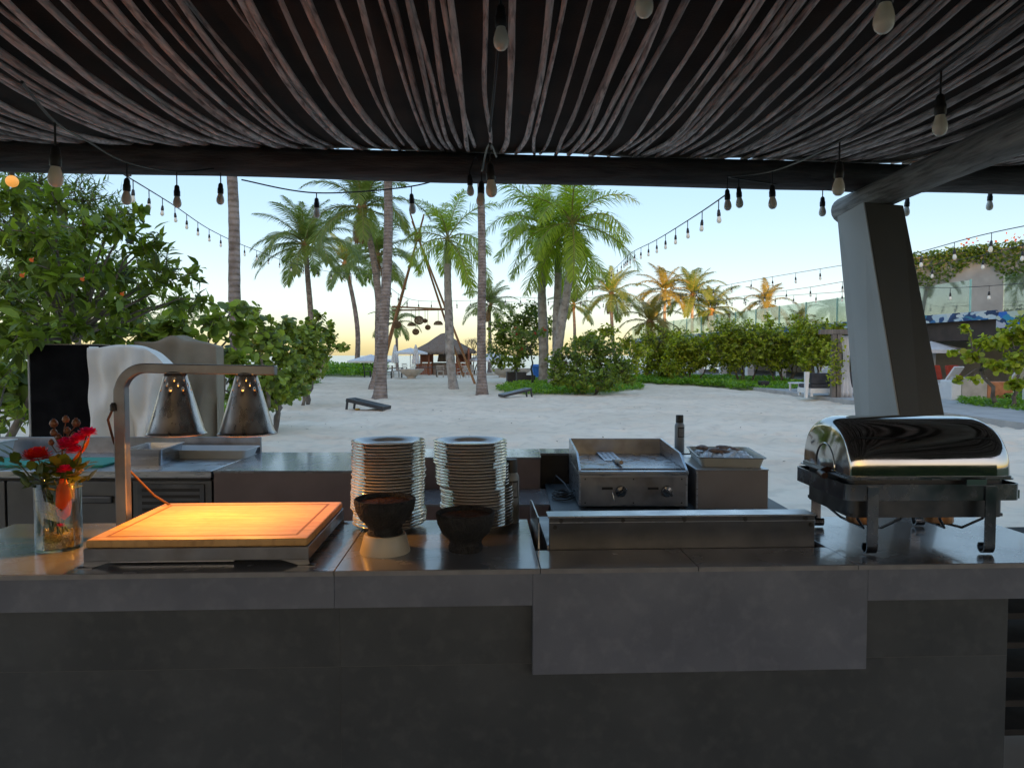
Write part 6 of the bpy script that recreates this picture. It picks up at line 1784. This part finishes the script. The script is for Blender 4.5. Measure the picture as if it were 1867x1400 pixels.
lounger('white lounger before the red cushions right of the leaning column', 1722, 29.0, .5, M['white_fabric'])
lounger('white lounger at the very right under the sea grape', 1838, 27.0, .4, M['white_fabric'])
def redseat(label, px, Y):
    p = Vector((at(px, 650, Y).x, Y, .1)); t = thing('red_cushion', label, 'cushion', (p.x, p.y, .58), .3, 'red cushions')
    MB().box(-.32, .32, -.09, .09, 0, .62).build('pad', mat('red_fabric', (.32,.04,.02), (.42,.06,.03), rough=.9, scale=6) if 'red_fabric' not in bpy.data.materials else bpy.data.materials['red_fabric'], t, bevel=.05, seg=3, rot=(-.25, 0, 0))
redseat('red cushion just right of the leaning column', 1707, 30.0); redseat('red cushion standing farther right of the leaning column', 1741, 30.2)
wb = thing('white_bench', 'long white bench under the red cushions', 'bench', (at(1722, 650, 29.9).x, 30.2, .1), .3)
MB().box(-1.2, 1.2, -.35, .35, .36, .47).build('seat', M['white_paint'], wb, bevel=.02)
for x in (-1.05, 0, 1.05): MB().box(x-.06, x+.06, -.3, .3, 0, .359).build('leg', M['white_paint'], wb)
# low planter walls right
pb = thing('planter_wall', 'low pale and terracotta planter blocks under the right sea grape', 'planter', (at(1790, 650, 24.5).x, 24.5, 0), .1)
for (a, b_, h_, m_) in ((-1.3, -.95, .75, M['white_paint']), (-.94, .0, .85, M['concrete']), (.01, .95, .7, M['terracotta'])):
    MB().box(a, b_, -.3, .3, 0, h_).build('block', m_, pb, bevel=.03)
MB().box(.62, .80, -.34, -.302, .05, .32).build('lamp_box', M['black'], pb, bevel=.01)
# white post at the frame edge and the wooden pillar with terracotta pot
p = onz(1866, 742, -.05)
ps = thing('white_marker_post', 'short white post on the grass at the right edge', 'post', (p.x+.05, p.y, 0)); MB().box(-.06, .06, -.06, .06, -.05, .55).build('post', M['white_paint'], ps, bevel=.01); MB().box(-.075, .075, -.075, .075, .551, .58).build('cap', M['white_paint'], ps)
p = at(1524, 650, 25.5)
wp_ = thing('wooden_pillar', 'grey wooden pillar pair with climbing leaves left of the leaning column', 'pillar', (p.x, p.y, 0.0))
MB().box(-.16, -.01, -.08, .08, 0, 2.35).build('post', M['grey_wood'], wp_, bevel=.01); MB().box(.02, .17, -.08, .08, 0, 2.35).build('post', M['grey_wood'], wp_, bevel=.01)
MB().box(-.6, 1.2, -.1, .1, 2.352, 2.52).build('crossbeam', M['grey_wood'], wp_, bevel=.01)
n = 260; rv = np.random.RandomState(9)
P_ = np.stack([rv.normal(size=n)*.17-.1, -.12+rv.normal(size=n)*.06, rv.uniform(.5, 2.2, n)], 1)
Vn, Fn = leaves(P_, norm(rv.normal(size=(n,3))), norm(rv.normal(size=(n,3))+np.array((0,-1,0))), .12*np.ones(n), T_QUAD)
tag(link('climbing_leaves', np_mesh('climbing_leaves', Vn, Fn, M['leaf_hedge']), wp_), kind='stuff')
cw = thing('white_curtain', 'white curtain tied at the wooden pillar', 'curtain', (p.x+.45, p.y+.15, .1))
MB().sheet(lambda u, v: ((u-.5)*(.5-.3*math.sin(math.pi*min(1, (1-v)*1.15))**.7), .05*math.sin(u*19), 2.2*v), 24, 12).build('cloth', M['white_fabric'], cw, smooth=180).modifiers.new('t', 'SOLIDIFY').thickness = .01
p = onz(1533, 714, -.0)
pt = thing('terracotta_pot', 'square edged terracotta pot at the foot of the wooden pillar', 'pot', (p.x, p.y, 0))
MB().lathe([(0, 0), (.20, 0), (.22, .1), (.215, .11), (.24, .20), (.235, .21), (.25, .32), (.265, .325), (.265, .37), (.23, .37), (.21, .30), (0, .30)], 24).build('body', M['terracotta'], pt, smooth=40)
MB().lathe([(0, .315), (.215, .315)], 16).build('soil', M['soil'], pt)
t = thing('white_slant_post', 'slim white slanting post at the left end of the charcoal sofa', 'post', (at(1471, 650, 26).x, 26, .05))
MB().prism([(-.05, 0), (.03, 0), (.09, .95), (-.07, .95)], lambda x, z: Vector((x, -.06, z)), lambda x, z: Vector((x, .06, z))).build('post', M['white_paint'], t, recalc=True)
# leaf litter on the sand
rv = np.random.RandomState(77); n = 160
x_ = rv.uniform(-9, 9, n); y_ = rv.uniform(6.5, 24, n)
P_ = np.stack([x_, y_, ground_z(x_, y_)+.02], 1)
Vn, Fn = leaves(P_, norm(np.stack([rv.normal(size=n), rv.normal(size=n), rv.normal(size=n)*.15], 1)), norm(rv.normal(size=(n,3))*.2+np.array((0,0,1))), rv.uniform(.03, .09, n), T_LANCE)
tag(link('leaf_litter', np_mesh('leaf_litter', Vn, Fn, mat('dry_leaf', (.10,.06,.03), (.2,.13,.07), rough=.9, scale=3))), 'scattered dry leaf bits on the sand', 'litter', kind='stuff')
